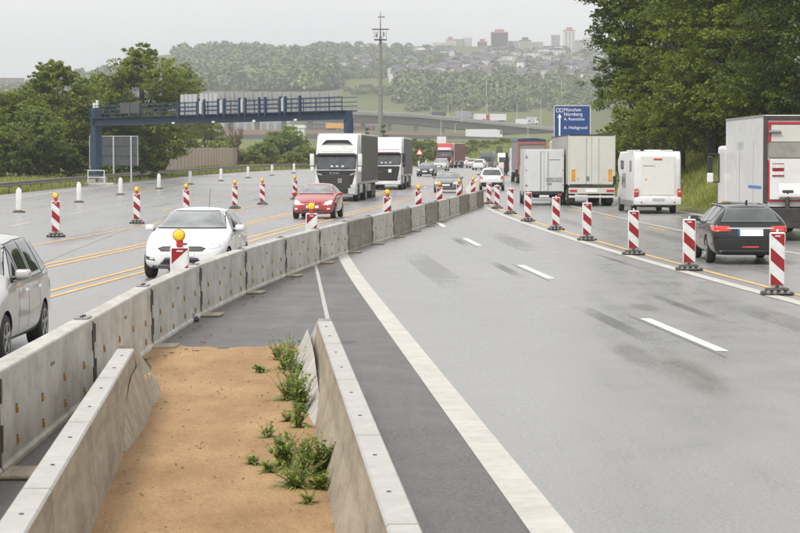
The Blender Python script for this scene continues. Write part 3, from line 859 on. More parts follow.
CARS = {
 # d from the front, z low, z belt, z top, half-width belt, half-width top
 'hatch': dict(L=4.36, W=1.82, wb=(.86, 3.51), r=.325, st=[
    (0, .36, .50, .60, .52, .44), (.05, .25, .52, .68, .70, .60), (.22, .21, .62, .77, .80, .66), (.55, .2, .74, .87, .87, .70), (.95, .2, .86, .955, .895, .72), (1.18, .2, .92, 1.0, .90, .74),
    (1.30, .2, .93, 1.07, .905, .70), (1.65, .2, .95, 1.27, .91, .64), (2.02, .2, .97, 1.425, .91, .60), (2.35, .2, .98, 1.47, .91, .585), (2.9, .2, .99, 1.475, .905, .575), (3.45, .2, 1.01, 1.43, .89, .55),
    (3.85, .22, 1.02, 1.36, .86, .52), (4.08, .24, .99, 1.17, .82, .55), (4.24, .27, .90, 1.0, .76, .60), (4.33, .32, .78, .86, .70, .58), (4.36, .40, .70, .76, .60, .5)],
    side=[[(1.60, .985), (2.14, 1.33), (2.28, 1.365), (2.32, .99)], [(2.38, .99), (2.36, 1.385), (3.0, 1.38), (3.12, 1.02)], [(3.18, 1.03), (3.06, 1.37), (3.42, 1.32), (3.62, 1.12), (3.5, 1.05)]],
    ws=(1.05, 1.395, .74, .57), bw=(1.02, 1.33, .60, .50)),
 'wagon': dict(L=4.91, W=1.86, wb=(.95, 3.69), r=.335, st=[
    (0, .36, .50, .60, .52, .44), (.05, .25, .54, .68, .70, .60), (.25, .21, .64, .79, .82, .68), (.6, .2, .76, .88, .88, .72), (1.1, .2, .87, .96, .91, .74), (1.4, .2, .92, 1.0, .915, .74),
    (1.55, .2, .93, 1.08, .92, .70), (1.95, .2, .95, 1.28, .925, .64), (2.3, .2, .97, 1.43, .93, .60), (2.7, .2, .98, 1.475, .93, .585), (3.4, .2, 1.0, 1.475, .925, .575), (4.1, .2, 1.02, 1.45, .91, .56),
    (4.55, .22, 1.03, 1.40, .90, .55), (4.74, .24, 1.0, 1.14, .885, .66), (4.84, .26, .92, .99, .87, .70), (4.88, .30, .80, .86, .78, .62), (4.91, .38, .70, .75, .68, .55)],
    side=[[(1.88, .99), (2.42, 1.34), (2.62, 1.38), (2.66, .99)], [(2.72, .99), (2.70, 1.40), (3.40, 1.40), (3.5, 1.02)], [(3.56, 1.03), (3.46, 1.40), (4.15, 1.36), (4.34, 1.16), (4.22, 1.06)]],
    ws=(1.055, 1.40, .76, .58), bw=(1.03, 1.36, .70, .52)),
 'mpv': dict(L=4.40, W=1.80, wb=(.88, 3.56), r=.325, st=[
    (0, .36, .52, .66, .52, .44), (.05, .25, .56, .76, .70, .60), (.2, .21, .68, .86, .80, .66), (.5, .2, .80, .95, .87, .70), (.85, .2, .92, 1.04, .89, .72), (1.0, .2, .96, 1.09, .895, .72),
    (1.1, .2, .98, 1.16, .895, .72), (1.5, .2, 1.0, 1.42, .90, .68), (1.85, .2, 1.01, 1.58, .90, .65), (2.2, .2, 1.02, 1.63, .90, .635), (3.0, .2, 1.03, 1.64, .90, .63), (3.7, .2, 1.05, 1.61, .89, .61),
    (4.1, .22, 1.05, 1.54, .87, .59), (4.26, .25, 1.03, 1.22, .85, .66), (4.35, .28, .92, 1.05, .80, .66), (4.39, .34, .8, .9, .72, .6), (4.40, .42, .72, .8, .62, .5)],
    side=[[(1.38, 1.04), (1.86, 1.44), (1.89, 1.46), (1.9, 1.05)], [(1.96, 1.04), (1.94, 1.51), (2.62, 1.55), (2.66, 1.05)], [(2.72, 1.05), (2.70, 1.55), (3.40, 1.55), (3.46, 1.07)], [(3.52, 1.08), (3.48, 1.54), (3.86, 1.50), (4.08, 1.14)]],
    ws=(1.14, 1.53, .77, .62), bw=(1.08, 1.50, .72, .58)),
 'suv': dict(L=4.58, W=1.85, wb=(.90, 3.60), r=.36, st=[
    (0, .45, .60, .74, .56, .48), (.05, .33, .64, .84, .74, .62), (.22, .28, .74, .95, .84, .70), (.6, .26, .86, 1.02, .90, .74), (1.0, .26, .96, 1.08, .91, .75), (1.25, .26, 1.0, 1.12, .915, .76),
    (1.4, .26, 1.02, 1.2, .92, .73), (1.75, .26, 1.04, 1.44, .92, .69), (2.1, .26, 1.06, 1.62, .925, .66), (2.5, .26, 1.07, 1.68, .925, .65), (3.2, .26, 1.09, 1.68, .92, .64), (3.8, .26, 1.1, 1.64, .905, .62),
    (4.2, .28, 1.1, 1.55, .885, .60), (4.4, .31, 1.07, 1.22, .86, .70), (4.5, .34, .96, 1.06, .82, .68), (4.56, .38, .82, .9, .74, .6), (4.58, .48, .74, .8, .62, .5)],
    side=[[(1.70, 1.09), (2.22, 1.50), (2.36, 1.55), (2.4, 1.10)], [(2.46, 1.10), (2.43, 1.57), (3.1, 1.57), (3.2, 1.12)], [(3.26, 1.13), (3.16, 1.56), (3.7, 1.52), (3.95, 1.22)]],
    ws=(1.17, 1.57, .77, .62), bw=(1.16, 1.52, .66, .56)),
}
BODYC = {}
def car_body_mesh(kind, paint, low=False):
    P = CARS[kind]; L_, W_ = P['L'], P['W']
    key = (kind, paint.name)
    if key in BODYC: return BODYC[key]
    rs = []
    for (d, zl, zb, ztp, wb_, wt) in P['st']:
        x = L_ / 2 - d
        full = wb_ / .93
        tumb = min(1, max(0, (ztp - zb - .1) / .3))
        half = [(0, zl), (wb_ * .80, zl), (wb_ * .93, zl + .05), (wb_ * 1.0, zl + .22 * (zb - zl) + .03), (wb_ * 1.012, zl + .55 * (zb - zl)), (wb_ * 1.0, zb - .06 * (zb - zl) - .02), (wb_ * .965, zb + .015),
                (wb_ + (wt - wb_) * .55 * (1 if tumb else .6), zb + (ztp - zb) * .52), (wt * 1.03, ztp - .055 - .02 * tumb), (wt * .86, ztp - .012), (wt * .4, ztp + .012), (0, ztp + .018)]
        rs.append([(x, y_, z_) for y_, z_ in half] + [(x, -y_, z_) for y_, z_ in half[-2:0:-1]])
    b7 = B(); b7.rings(rs)
    me = b7.mesh("car_body_cage", [paint, M_BLK])
    o = bpy.data.objects.new("tmp", me); COL.objects.link(o)
    sub = o.modifiers.new("s", 'SUBSURF'); sub.levels = 2; sub.render_levels = 2
    cut = B()
    for d in P['wb']:
        for s in (-1, 1):
            cut.tube((L_ / 2 - d, s * (W_ / 2 - .24), P['r']), (L_ / 2 - d, s * (W_ / 2 + .3), P['r']), P['r'] * 1.13, n=28)
    cm_ = cut.mesh("cut", [paint, M_BLK])
    cm_.polygons.foreach_set('material_index', [1] * len(cm_.polygons))
    co_ = bpy.data.objects.new("tmpc", cm_); COL.objects.link(co_)
    bo = o.modifiers.new("b", 'BOOLEAN'); bo.object = co_; bo.operation = 'DIFFERENCE'; bo.solver = 'EXACT'
    bpy.context.view_layer.update()
    out = eval_mesh(o, "body")
    bpy.data.objects.remove(o); bpy.data.objects.remove(co_)
    out.polygons.foreach_set('use_smooth', [True] * len(out.polygons))
    out.set_sharp_from_angle(angle=R(40))
    bm = bmesh.new(); bm.from_mesh(out); bvh = BVHTree.FromBMesh(bm); bm.free()
    BODYC[key] = (out, bvh)
    return BODYC[key]

def patch(bvh, poly, view, matl, name, parent, off=.006, grid=.07, xmax=9):
    """a part that follows the body's surface: outline given in side, front or rear view"""
    bm = bmesh.new()
    bm.faces.new([bm.verts.new((a, b_, 0)) for a, b_ in poly])
    lo = [min(p[i] for p in poly) for i in (0, 1)]; hi = [max(p[i] for p in poly) for i in (0, 1)]
    for ax in (0, 1):
        n = int((hi[ax] - lo[ax]) / grid)
        for k in range(1, n + 1):
            c = lo[ax] + (hi[ax] - lo[ax]) * k / (n + 1)
            co_ = [0, 0, 0]; co_[ax] = c; no = [0, 0, 0]; no[ax] = 1
            bmesh.ops.bisect_plane(bm, geom=bm.verts[:] + bm.edges[:] + bm.faces[:], plane_co=co_, plane_no=no)
    bmesh.ops.triangulate(bm, faces=bm.faces[:])
    dirs = {'left': (Vector((0, -1, 0)), lambda a, b_: Vector((a, 3, b_))), 'right': (Vector((0, 1, 0)), lambda a, b_: Vector((a, -3, b_))),
            'front': (Vector((-1, 0, 0)), lambda a, b_: Vector((6, a, b_))), 'rear': (Vector((1, 0, 0)), lambda a, b_: Vector((-6, a, b_)))}
    dr, org = dirs[view]
    for v in bm.verts:
        q = org(v.co.x, v.co.y)
        h, nrm, _, _ = bvh.ray_cast(q, dr)
        if h is None:
            h, nrm, _, _ = bvh.find_nearest(q + dr * 4)
        if h.x > xmax:
            h, nrm, _, _ = bvh.find_nearest(Vector((xmax - .05, q.y, q.z)))
        if nrm.dot(dr) > 0: nrm = -nrm
        v.co = h + nrm * off
    bmesh.ops.recalc_face_normals(bm, faces=bm.faces[:])
    # outward orientation
    f0 = max(bm.faces, key=lambda f: f.calc_area())
    if f0.normal.dot(dr) > 0: bmesh.ops.reverse_faces(bm, faces=bm.faces[:])
    ex = bmesh.ops.extrude_face_region(bm, geom=[e for e in bm.edges if e.is_boundary])
    me = bpy.data.meshes.new(name); bm.to_mesh(me); bm.free()
    me.materials.append(matl)
    me.polygons.foreach_set('use_smooth', [True] * len(me.polygons))
    return link(name, me, parent)
def grow(poly, e):
    cx = sum(p[0] for p in poly) / len(poly); cy = sum(p[1] for p in poly) / len(poly)
    o = []
    for a, b_ in poly:
        d = math.hypot(a - cx, b_ - cy)
        o.append((a + (a - cx) / d * e, b_ + (b_ - cy) / d * e))
    return o

def car(kind, paint, loc, heading, label, cat, detail=2, front='focus', rear=None, group=None, plate=(.52, .11), trim=None, rails=False, rim=M_RIM, sides=(-1, 1), sxyz=None):
    P = CARS[kind]; L_, W_ = P['L'], P['W']; H2 = L_ / 2
    t = empty({'hatch': 'hatchback_car', 'wagon': 'estate_car', 'mpv': 'people_carrier', 'suv': 'off_road_car'}[kind], loc, heading, label, cat, group)
    me, bvh = car_body_mesh(kind, paint)
    link("body", me, t)
    X = lambda d: H2 - d
    for s in (1, -1):
        vw = 'left' if s > 0 else 'right'
        for d in P['wb']:
            wheel(t, X(d), s * (W_ / 2 - .115), P['r'], .21, s, rim, 5 if detail > 1 else 3)
        allw = P['side']
        if detail > 1:
            pts = []
            g0 = [(X(a), b_) for a, b_ in allw[0]]; g1 = [(X(a), b_) for a, b_ in allw[-1]]
            for w in allw:
                patch(bvh, grow([(X(a), b_) for a, b_ in w], .028), vw, M_BLK if not rails else M_BLK, "window_frame", t, .003)
        for w in allw:
            patch(bvh, [(X(a), b_) for a, b_ in w], vw, M_GLASS, "window", t, .007)
        if detail > 1:
            zb = P['st'][8][2]
            f0, r0 = P['wb']
            # door seams
            for dd in (f0 + .80, (f0 + r0) / 2 + .12, r0 - .38):
                patch(bvh, [(X(dd) - .007, .27), (X(dd) + .007, .27), (X(dd) + .007, zb - .06), (X(dd) - .007, zb - .06)], vw, M_BLK, "door_seam", t, .0025, .1)
            for dd in ((f0 + r0) / 2 - .12, r0 - .52):
                patch(bvh, [(X(dd) - .1, zb - .13), (X(dd) + .1, zb - .13), (X(dd) + .1, zb - .095), (X(dd) - .1, zb - .095)], vw, paint, "door_handle", t, .03, .05)
            patch(bvh, [(X(f0) - P['r'] * 1.2, .215), (X(r0) + P['r'] * 1.2, .215), (X(r0) + P['r'] * 1.2, .29), (X(f0) - P['r'] * 1.2, .29)], vw, M_BLK if trim is None else trim, "sill_trim", t, .008, .12)
        # mirror
        mx_, mz = X(P['side'][0][0][0] + .16), P['st'][6][3] - .02
        mb = B(); mb.box(-.07, .07, -.10, .10, -.065, .065, .04, Matrix.Translation((mx_, s * (W_ / 2 + .08), mz)), seg=3)
        mm = mb.out("mirror", paint, t, True)
        mb = B(); mb.tube((mx_ + .0, s * (W_ / 2 - .10), mz - .06), (mx_, s * (W_ / 2 + .05), mz - .04), .03); mb.out("mirror_arm", M_BLK, mm)
        mb = B(); mb.box(-.078, -.069, -.08, .08, -.05, .05, .0, Matrix.Translation((mx_, s * (W_ / 2 + .08), mz))); mb.out("mirror_glass", M_GLASS, mm)
    # windscreen and rear window
    z0, z1, w0, w1 = P['ws']
    patch(bvh, [(-w0 - .015, z0 - .008), (w0 + .015, z0 - .008), (w1 + .02, z1 + .02), (-w1 - .02, z1 + .02)], 'front', M_BLK, "windscreen_frame", t, .004, xmax=X(P['st'][5][0]) + .02)
    wsn = patch(bvh, [(-w0, z0 + .01), (w0, z0 + .01), (w1, z1), (-w1, z1)], 'front', M_GLASSW, "windscreen", t, .009, xmax=X(P['st'][5][0]) + .02)
    z0, z1, w0, w1 = P['bw']
    patch(bvh, [(-w0 - .03, z0 - .03), (w0 + .03, z0 - .03), (w1 + .03, z1 + .025), (-w1 - .03, z1 + .025)], 'rear', M_BLK, "rear_window_frame", t, .004)
    patch(bvh, [(-w0, z0), (w0, z0), (w1, z1), (-w1, z1)], 'rear', M_GLASSD, "rear_window", t, .009)
    if detail > 1:
        for s in (-1, 1):
            wi = B(); wi.tube((X(P['wb'][0] + .52), s * .1 - .25, P['ws'][0] + .06), (X(P['wb'][0] + .72), s * .1 + .18 , P['ws'][0] + .13), .008, n=6)
    fz = P['st'][2][3]; k = fz / .77
    if front == 'focus':
        patch(bvh, [(-.44, .60), (.44, .60), (.52, .66), (.40, .70), (-.40, .70), (-.52, .66)], 'front', M_STEELD, "upper_grille", t, .006)
        patch(bvh, [(-.50, .30), (.50, .30), (.34, .47), (-.34, .47)], 'front', M_BLK, "lower_grille", t, .007)
        for s in (-1, 1):
            patch(bvh, [(s * .54, .665), (s * .62, .64), (s * .80, .70), (s * .86, .80), (s * .80, .80), (s * .56, .73)][::s], 'front', M_HEAD, "headlight", t, .008, .04)
            patch(bvh, [(s * .55, .40), (s * .78, .43), (s * .82, .50), (s * .60, .47)][::s], 'front', M_BLK, "fog_light_recess", t, .006, .05)
            patch(bvh, [(s * .60, .43), (s * .68, .44), (s * .68, .47), (s * .60, .465)][::s], 'front', M_HEAD, "fog_light", t, .012, .05)
        patch(bvh, [(-.70, .24), (.70, .24), (.62, .30), (-.62, .30)], 'front', M_BLK, "chin_spoiler", t, .012)
        patch(bvh, [(-.26, .50), (.26, .50), (.26, .59), (-.26, .59)], 'front', M_PLATE, "number_plate", t, .018)
        patch(bvh, [(-.10, .725), (.10, .725), (.10, .765), (-.10, .765)], 'front', M_STEELD, "badge", t, .008)
    elif front == 'round':
        patch(bvh, [(-.34, .62 * k), (.34, .62 * k), (.40, .69 * k), (-.40, .69 * k)], 'front', M_BLK, "upper_grille", t, .006)
        patch(bvh, [(-.10, .645 * k), (.10, .645 * k), (.10, .70 * k), (-.10, .70 * k)], 'front', M_CHR, "badge", t, .012)
        patch(bvh, [(-.52, .30 * k), (.52, .30 * k), (.44, .42 * k), (-.44, .42 * k)], 'front', M_BLK, "lower_grille", t, .007)
        for s in (-1, 1):
            patch(bvh, [(s * .46, .60 * k), (s * .62, .58 * k), (s * .78, .62 * k), (s * .82, .74 * k), (s * .74, .80 * k), (s * .54, .72 * k)][::s], 'front', M_HEAD, "headlight", t, .01, .04)
            patch(bvh, [(s * .62, .40 * k), (s * .74, .40 * k), (s * .74, .47 * k), (s * .62, .47 * k)][::s], 'front', M_HEAD, "fog_light", t, .008, .05)
        patch(bvh, [(-.26, .47 * k), (.26, .47 * k), (.26, .57 * k), (-.26, .57 * k)], 'front', M_PLATE, "number_plate", t, .016)
    else:
        patch(bvh, [(-.46, .42 * k), (.46, .42 * k), (.46, .68 * k), (-.46, .68 * k)], 'front', M_BLK, "grille", t, .007)
        patch(bvh, [(-.26, .50 * k), (.26, .50 * k), (.26, .59 * k), (-.26, .59 * k)], 'front', M_PLATE, "number_plate", t, .014)
        for s in (-1, 1):
            patch(bvh, [(s * .50, .60 * k), (s * .80, .62 * k), (s * .84, .78 * k), (s * .54, .74 * k)][::s], 'front', M_HEAD, "headlight", t, .008, .05)
    if rear == 'estate':
        zs = .86
        for s in (-1, 1):
            patch(bvh, [(s * .46, zs - .04), (s * .86, zs - .06), (s * .90, zs + .08), (s * .50, zs + .07)][::s], 'rear', M_TAIL, "tail_light", t, .010, .04)
            vw = 'left' if s > 0 else 'right'
            patch(bvh, [(-H2 + .12, zs - .05), (-H2 + .42, zs + .03), (-H2 + .42, zs + .10), (-H2 + .14, zs + .08)], vw, M_TAIL, "tail_light_side", t, .008, .05)
        patch(bvh, [(-.56, zs + .0), (.56, zs + .0), (.56, zs + .035), (-.56, zs + .035)], 'rear', M_CHR, "chrome_bar", t, .022)
        pl = patch(bvh, [(-.30, zs - .16), (.30, zs - .16), (.30, zs - .01), (-.30, zs - .01)], 'rear', M_PLATE, "number_plate", t, .024)
        patch(bvh, [(.25, zs - .155), (.30, zs - .155), (.30, zs - .015), (.25, zs - .015)], 'rear', M_BLUE, "plate_strip", pl, .028)
        patch(bvh, [(-.70, .24), (.70, .24), (.74, .36), (-.74, .36)], 'rear', M_BLK, "bumper_insert", t, .008)
        patch(bvh, [(-.78, .60), (.78, .60), (.78, .615), (-.78, .615)], 'rear', M_BLK, "tailgate_seam", t, .004)
        patch(bvh, [(-.2, .42), (.2, .42), (.2, .45), (-.2, .45)], 'rear', M_TAIL, "fog_reflector", t, .010)
        wi = B(); wi.tube((-H2 + .22, 0, 1.04), (-H2 + .26, -.33, 1.06), .012, n=6); wi.out("rear_wiper", M_BLK, t)
        for s in (-1, 1):
            rl = B(); rl.tube((X(2.3), s * .60, 1.43), (X(4.2), s * .58, 1.415), .012, n=6)
            rl.out("roof_rail", M_CHR, t)
        an = B(); an.prism([(-H2 + .72, 1.46), (-H2 + .95, 1.47), (-H2 + .74, 1.55), (-H2 + .70, 1.54)], 'y', -.018, .018); an.out("roof_fin", M_BLK, t)
    elif rear == 'suv':
        for s in (-1, 1):
            patch(bvh, [(s * .62, .86), (s * .84, .86), (s * .84, 1.08), (s * .70, 1.10)][::s], 'rear', M_TAIL, "tail_light", t, .012, .05)
        patch(bvh, [(-.26, .86), (.26, .86), (.26, .97), (-.26, .97)], 'rear', M_PLATE, "number_plate", t, .014)
        patch(bvh, [(-.80, .33), (.80, .33), (.82, .62), (-.82, .62)], 'rear', M_BLK, "lower_bumper", t, .012)
        patch(bvh, [(-.2, 1.60), (.2, 1.60), (.2, 1.63), (-.2, 1.63)], 'rear', M_TAIL, "high_brake_light", t, .02)
    else:
        for s in (-1, 1):
            patch(bvh, [(s * .58, .78), (s * .78, .78), (s * .76, .98), (s * .60, .98)][::s], 'rear', M_TAIL, "tail_light", t, .010, .06)
    if rails:
        for s in (-1, 1):
            rl = B(); rl.tube((X(1.9), s * .60, P['st'][9][3] + .05), (X(3.9), s * .58, P['st'][11][3] + .04), .018, n=6); rl.out("roof_rail", M_STEELD, t)
    return t
def head(dx, dy): return math.atan2(dy, dx)
def road_pt(px, Y, dz=0): return Vector((XY(px, Y), Y, float(zr(Y)) + dz))
def centre_from_front(pt, hd, L_): return pt - Vector((math.cos(hd), math.sin(hd), 0)) * (L_ / 2)

# white hatchback, front at px 181
hd = head(-.075, -1)
c_ = centre_from_front(road_pt(181, 47.6), hd, 4.36)
wh = car('hatch', M_WP, c_, hd, "white hatchback driving towards the camera behind the long concrete barrier", "car")
ab = B(); ab.tube((-1.55, 0, 1.44), (-1.75, 0, 1.85), .006, n=5); ab.out("aerial", M_BLK, wh)
# red hatchback
hd = head(-.085, -1)
c_ = centre_from_front(road_pt(312.5, 95), hd, 4.2)
car('hatch', M_RP, c_, hd, "red hatchback with bright headlights driving towards the camera in front of the big truck", "car", front='round')
# silver people carrier at the left edge
hd = head(-.02, -1)
c_ = Vector((-5.80, 29.6, 0))
mpv_ = car('mpv', M_SP, c_, hd, "silver people carrier cut by the left picture edge, behind the barrier", "car", front='round')
mpv_.scale = (1, 1, .95)
# black estate on the right
hd = head(.012, 1)
rear_pt = road_pt(752, 54.2)
car('wagon', M_BP, rear_pt + Vector((.0, 4.91 / 2, 0)), hd, "black estate car seen from behind beside the tall white lorry", "car", rear='estate', trim=M_BLK)
# white SUV
rear_pt = road_pt(493, 165)
car('suv', M_WP, rear_pt + Vector((0, 2.3, 0)), head(.04, 1), "white off-road car with red tail lights driving away beyond the barrier's end", "car", detail=1, rear='suv', rails=True)
# oncoming cars further back
car('hatch', M_BP, road_pt(427, 238) + Vector((0, 2, 0)), head(-.12, -1), "dark small car driving towards the camera behind the second white truck", "car", detail=1, front='round')
car('hatch', mat("grey_car_paint", (.20, .205, .21), .3, .5, coat=.8), road_pt(449, 158) + Vector((0, 2, 0)), head(-.10, -1), "dark grey hatchback with pale bonnet driving towards the camera near the barrier's far end", "car", detail=1, front='plain')
car('mpv', M_SP, road_pt(441, 285) + Vector((0, 2, 0)), head(-.14, -1), "silver people carrier half hidden behind the dark grey hatchback, below the red truck", "car", detail=1, front='plain')
car('suv', M_WP, road_pt(464.5, 400) + Vector((0, 2, 0)), head(-.25, -1), "small white car with dark front driving behind the red truck", "car", detail=1, front='plain')
car('hatch', M_SP, road_pt(474, 340) + Vector((0, 2, 0)), head(.2, 1), "distant silver car driving away left of the white off-road car's roof", "car", detail=1, rear='suv' if False else None)
car('hatch', M_WP, road_pt(481, 300) + Vector((0, 2, 0)), head(.18, 1), "distant white car driving away just above the white off-road car", "car", detail=1)

# ------------------------------------------------------------------ lorries
def twheels(t, xs, W_, r=.5, dual=False):
    for x in xs:
        for s in (1, -1): wheel(t, x, s * (W_ / 2 - .19), r, .32 if not dual else .5, s, M_SILV, 6, True)
def box_wall(b_, x0, x1, y0, y1, z0, z1): b_.box(x0, x1, y0, y1, z0, z1, .02)
def front_cab(t, W_, H_, paint, style, x0):
    """tractor cab: x0 = front face; local +x forward"""
    h = W_ / 2
    zw0, zw1 = H_ * .465, H_ * .675
    prof = [(x0 - .02, .38), (x0, .60), (x0 - .01, zw0 - .05), (x0 - .10, zw0), (x0 - .34, zw1), (x0 - .42, zw1 + .12), (x0 - .75, H_ * .84), (x0 - 1.25, H_ * .975), (x0 - 1.7, H_), (x0 - 2.25, H_), (x0 - 2.25, .9), (x0 - 1.35, .9), (x0 - 1.35, .38)]
    c = B(); c.prism(prof, 'y', -h + .06, h - .06, .07, 2); c.out("cab", paint, t, True)
    def face(x_at, z0, z1, y0, y1, th, name, m, par=t, bev=.015):
        xa, xb = x_at(z0), x_at(z1)
        b8 = B(); b8.prism([(xa, z0), (xa + th, z0), (xb + th, z1), (xb, z1)], 'y', y0, y1, bev); return b8.out(name, m, par)
    xw = lambda z: x0 - .10 - .24 * (z - zw0) / (zw1 - zw0) - .02
    face(xw, zw0 - .03, zw1 + .05, -h + .07, h - .07, .035, "windscreen_frame", M_BLK)
    face(xw, zw0 + .04, zw1 - .02, -h + .13, h - .13, .045, "windscreen", mat("truck_windscreen", (.05, .055, .06), .06, ior=1.7, var=.5, scale=2))
    # things on the dashboard seen through the glass
    for yy_ in (-.25, .05, .38):
        q = B(); q.box(xw(zw0 + .2) + .045, xw(zw0 + .2) + .055, yy_ - .07, yy_ + .07, zw0 + .17, zw0 + .25, .003); q.out("dashboard_item", M_SIGNW, t)
    for yy_ in (-.45, .25):
        q = B(); q.tube((xw(zw0) + .06, yy_, zw0 + .06), (xw(zw0 + .1) + .06, yy_ + .55, zw0 + .12), .015, n=6); q.out("wiper", M_BLK, t)
    # sun visor
    face(lambda z: x0 - .42, zw1 + .02, zw1 + .14, -h + .15, h - .15, .30, "sun_visor", M_GLASS if style == 'a' else M_BLK)
    # upper board
    xu = lambda z: x0 - .42 - .33 * (z - zw1 - .12) / (H_ * .84 - zw1 - .12)
    face(xu, zw1 + .2, zw1 + .52, -h + .28, h - .28, .03, "name_board", mat("pale_name_board", (.55, .57, .50), .4) if style == 'a' else M_TW)
    if style == 'a':
        face(lambda z: xu(z) + .0, zw1 + .60, zw1 + .66, -h + .3, h - .3, .035, "lamp_strip", M_STEEL)
        q = B(); q.prism([(-.62, H_ * .905), (.62, H_ * .905), (.78, H_ * .87), (.86, H_ * .845), (.5, H_ * .87), (-.5, H_ * .87), (-.86, H_ * .845), (-.78, H_ * .87)], "x", x0 - .93, x0 - .66); q.out("roof_gap", M_BLK, t)
        # grille
        q = B(); q.prism([(-.78, .44), (.78, .44), (.93, 1.0), (1.12, 1.62), (1.14, zw0 - .02), (-1.14, zw0 - .02), (-1.12, 1.62), (-.93, 1.0)], "x", x0 - .02, x0 + .035, .01); q.out("grille", M_BLK, t)
        for k in range(6):
            z = .88 + k * (zw0 - 1.15) / 6
            q = B(); q.box(x0 + .03, x0 + .055, -h + .40, h - .40, z, z + .07, .008); q.out("grille_slat", M_STEELD, t)
        for k in range(7):
            z = .80
        face(lambda z: x0 - .02, .42, .80, -h + .10, h - .10, .08, "bumper", mat("silver_bumper_paint", (.50, .51, .51), .35, .3), bev=.04)
        face(lambda z: x0 + .02, .46, .78, -.72, .72, .05, "bumper_intake", M_BLK)
        for s in (-1, 1):
            q = B(); q.prism([(s * (h - .42), .80), (s * (h - .12), .84), (s * (h - .10), 1.05), (s * (h - .42), .98)], 'x', x0 - .01, x0 + .04, .01); q.out("headlight", M_HEAD, t)
            q = B(); q.prism([(s * (h - .44), 1.5), (s * (h - .10), 1.6), (s * (h - .10), 1.68), (s * (h - .44), 1.60)], 'x', x0 - .01, x0 + .045, .008); q.out("air_deflector", M_SILV, t)
            q = B(); q.prism([(s * (h - .31), .85), (s * (h - .06), .9), (s * (h - .06), 1.75), (s * (h - .24), 1.65)], 'x', x0 - .03, x0 + .02, .02); q.out("corner_panel", paint, t)
        face(lambda z: x0 + .05, 1.08, 1.36, .10, .36, .02, "grille_plate", M_STEEL)
    else:
        q = B(); q.prism([(-h + .34, .50), (h - .34, .50), (h - .16, zw0 - .05), (-h + .16, zw0 - .05)], 'x', x0 - .02, x0 + .045, .02); q.out("grille", M_BLK, t)
        for k in range(7):
            z = .80 + k * (zw0 - 1.02) / 7
            q = B(); q.box(x0 + .04, x0 + .06, -h + .36, h - .36, z, z + .05); q.out("grille_slat", M_CHAS, t)
        q = B(); q.prism([(-h + .30, zw0 - .62), (-h + .36, zw0 - .62), (h - .24, zw0 - .10), (h - .30, zw0 - .10)], 'x', x0 + .06, x0 + .07); q.out("grille_diagonal", M_CHR, t)
        face(lambda z: x0 + .05, 1.30, 1.55, .25, .48, .02, "grille_plate", M_PLATE)
        face(lambda z: x0 - .02, .40, .70, -h + .08, h - .08, .08, "bumper", paint, bev=.04)
        face(xu, zw1 + .10, zw1 + .16, -h + .25, h - .25, .036, "red_stripe", M_REDP)
        face(xu, zw1 + .30, zw1 + .36, -h + .25, h - .25, .036, "blue_stripe", M_BLUE)
        for s in (-1, 1):
            q = B(); q.prism([(s * (h - .36), .74), (s * (h - .10), .80), (s * (h - .08), 1.20), (s * (h - .26), 1.16)], 'x', x0 - .01, x0 + .04, .01); q.out("headlight", M_HEAD, t)
    q = B(); q.box(x0 + .06, x0 + .075, -.26, .26, .46, .57); q.out("number_plate", M_PLATE, t)
    for s in (-1, 1):
        # side window, door seam, mirrors, steps
        q = B(); q.prism([(x0 - .30, zw0 + .02), (x0 - .48, zw1 - .02), (x0 - 1.15, zw1 - .02), (x0 - 1.15, zw0 + .02)], 'y', *sorted((s * (h - .065), s * (h - .050))), .004); q.out("side_window", M_GLASS, t)
        q = B(); q.box(x0 - 1.26, x0 - 1.24, *sorted((s * (h - .062), s * (h - .055))), .9, zw1); q.out("door_seam", M_BLK, t)
        q = B(); q.box(x0 - .22, x0 + .02, *sorted((s * (h + .02), s * (h + .27))), zw1 - .60, zw1 + .10, .05, seg=2); mm = q.out("mirror", paint if style == 'a' else M_BLK, t, True)
        q = B(); q.box(x0 - .20, x0 + .00, *sorted((s * (h + .03), s * (h + .24))), zw1 - .95, zw1 - .64, .05, seg=2); q.out("mirror_lower", paint if style == 'a' else M_BLK, mm, True)
        q = B(); q.tube((x0 - .25, s * (h - .1), zw1 + .05), (x0 - .08, s * (h + .15), zw1 + .07), .025); q.tube((x0 - .25, s * (h - .1), zw1 - .6), (x0 - .08, s * (h + .15), zw1 - .6), .02); q.out("mirror_arm", M_BLK, mm)
        q = B(); q.prism([(x0 - .10, .50), (x0 - .10, 1.25), (x0 - .35, 1.45), (x0 - .55, 1.45), (x0 - .55, .50)], 'y', *sorted((s * (h - .08), s * (h - .035))), .01); q.out("step_panel", paint, t)
        q = B(); q.box(x0 - .52, x0 - .14, *sorted((s * (h - .05), s * (h - .02))), .62, .68); q.box(x0 - .52, x0 - .14, *sorted((s * (h - .05), s * (h - .02))), .92, .98); q.out("step", M_BLK, t)
        q = B()
        N_ = 9; cxw, rw = x0 - 1.42, .60
        pts = [(cxw + rw * math.cos(a), .5 + rw * math.sin(a)) for a in [math.pi * k / N_ for k in range(N_ + 1)]]
        pts += [(cxw + (rw - .08) * math.cos(a), .5 + (rw - .08) * math.sin(a)) for a in [math.pi * (N_ - k) / N_ for k in range(N_ + 1)]]
        q.prism(pts, 'y', *sorted((s * (h - .42), s * (h - .03)))); q.out("mudguard", M_BLK, t)
        # side fairing behind the cab
        q = B(); q.prism([(x0 - 2.25, 1.0), (x0 - 2.25, H_ - .12), (x0 - 2.55, H_ - .12), (x0 - 2.62, 1.0)], 'y', *sorted((s * (h - .10), s * (h - .06)))); q.out("side_fairing", paint, t)

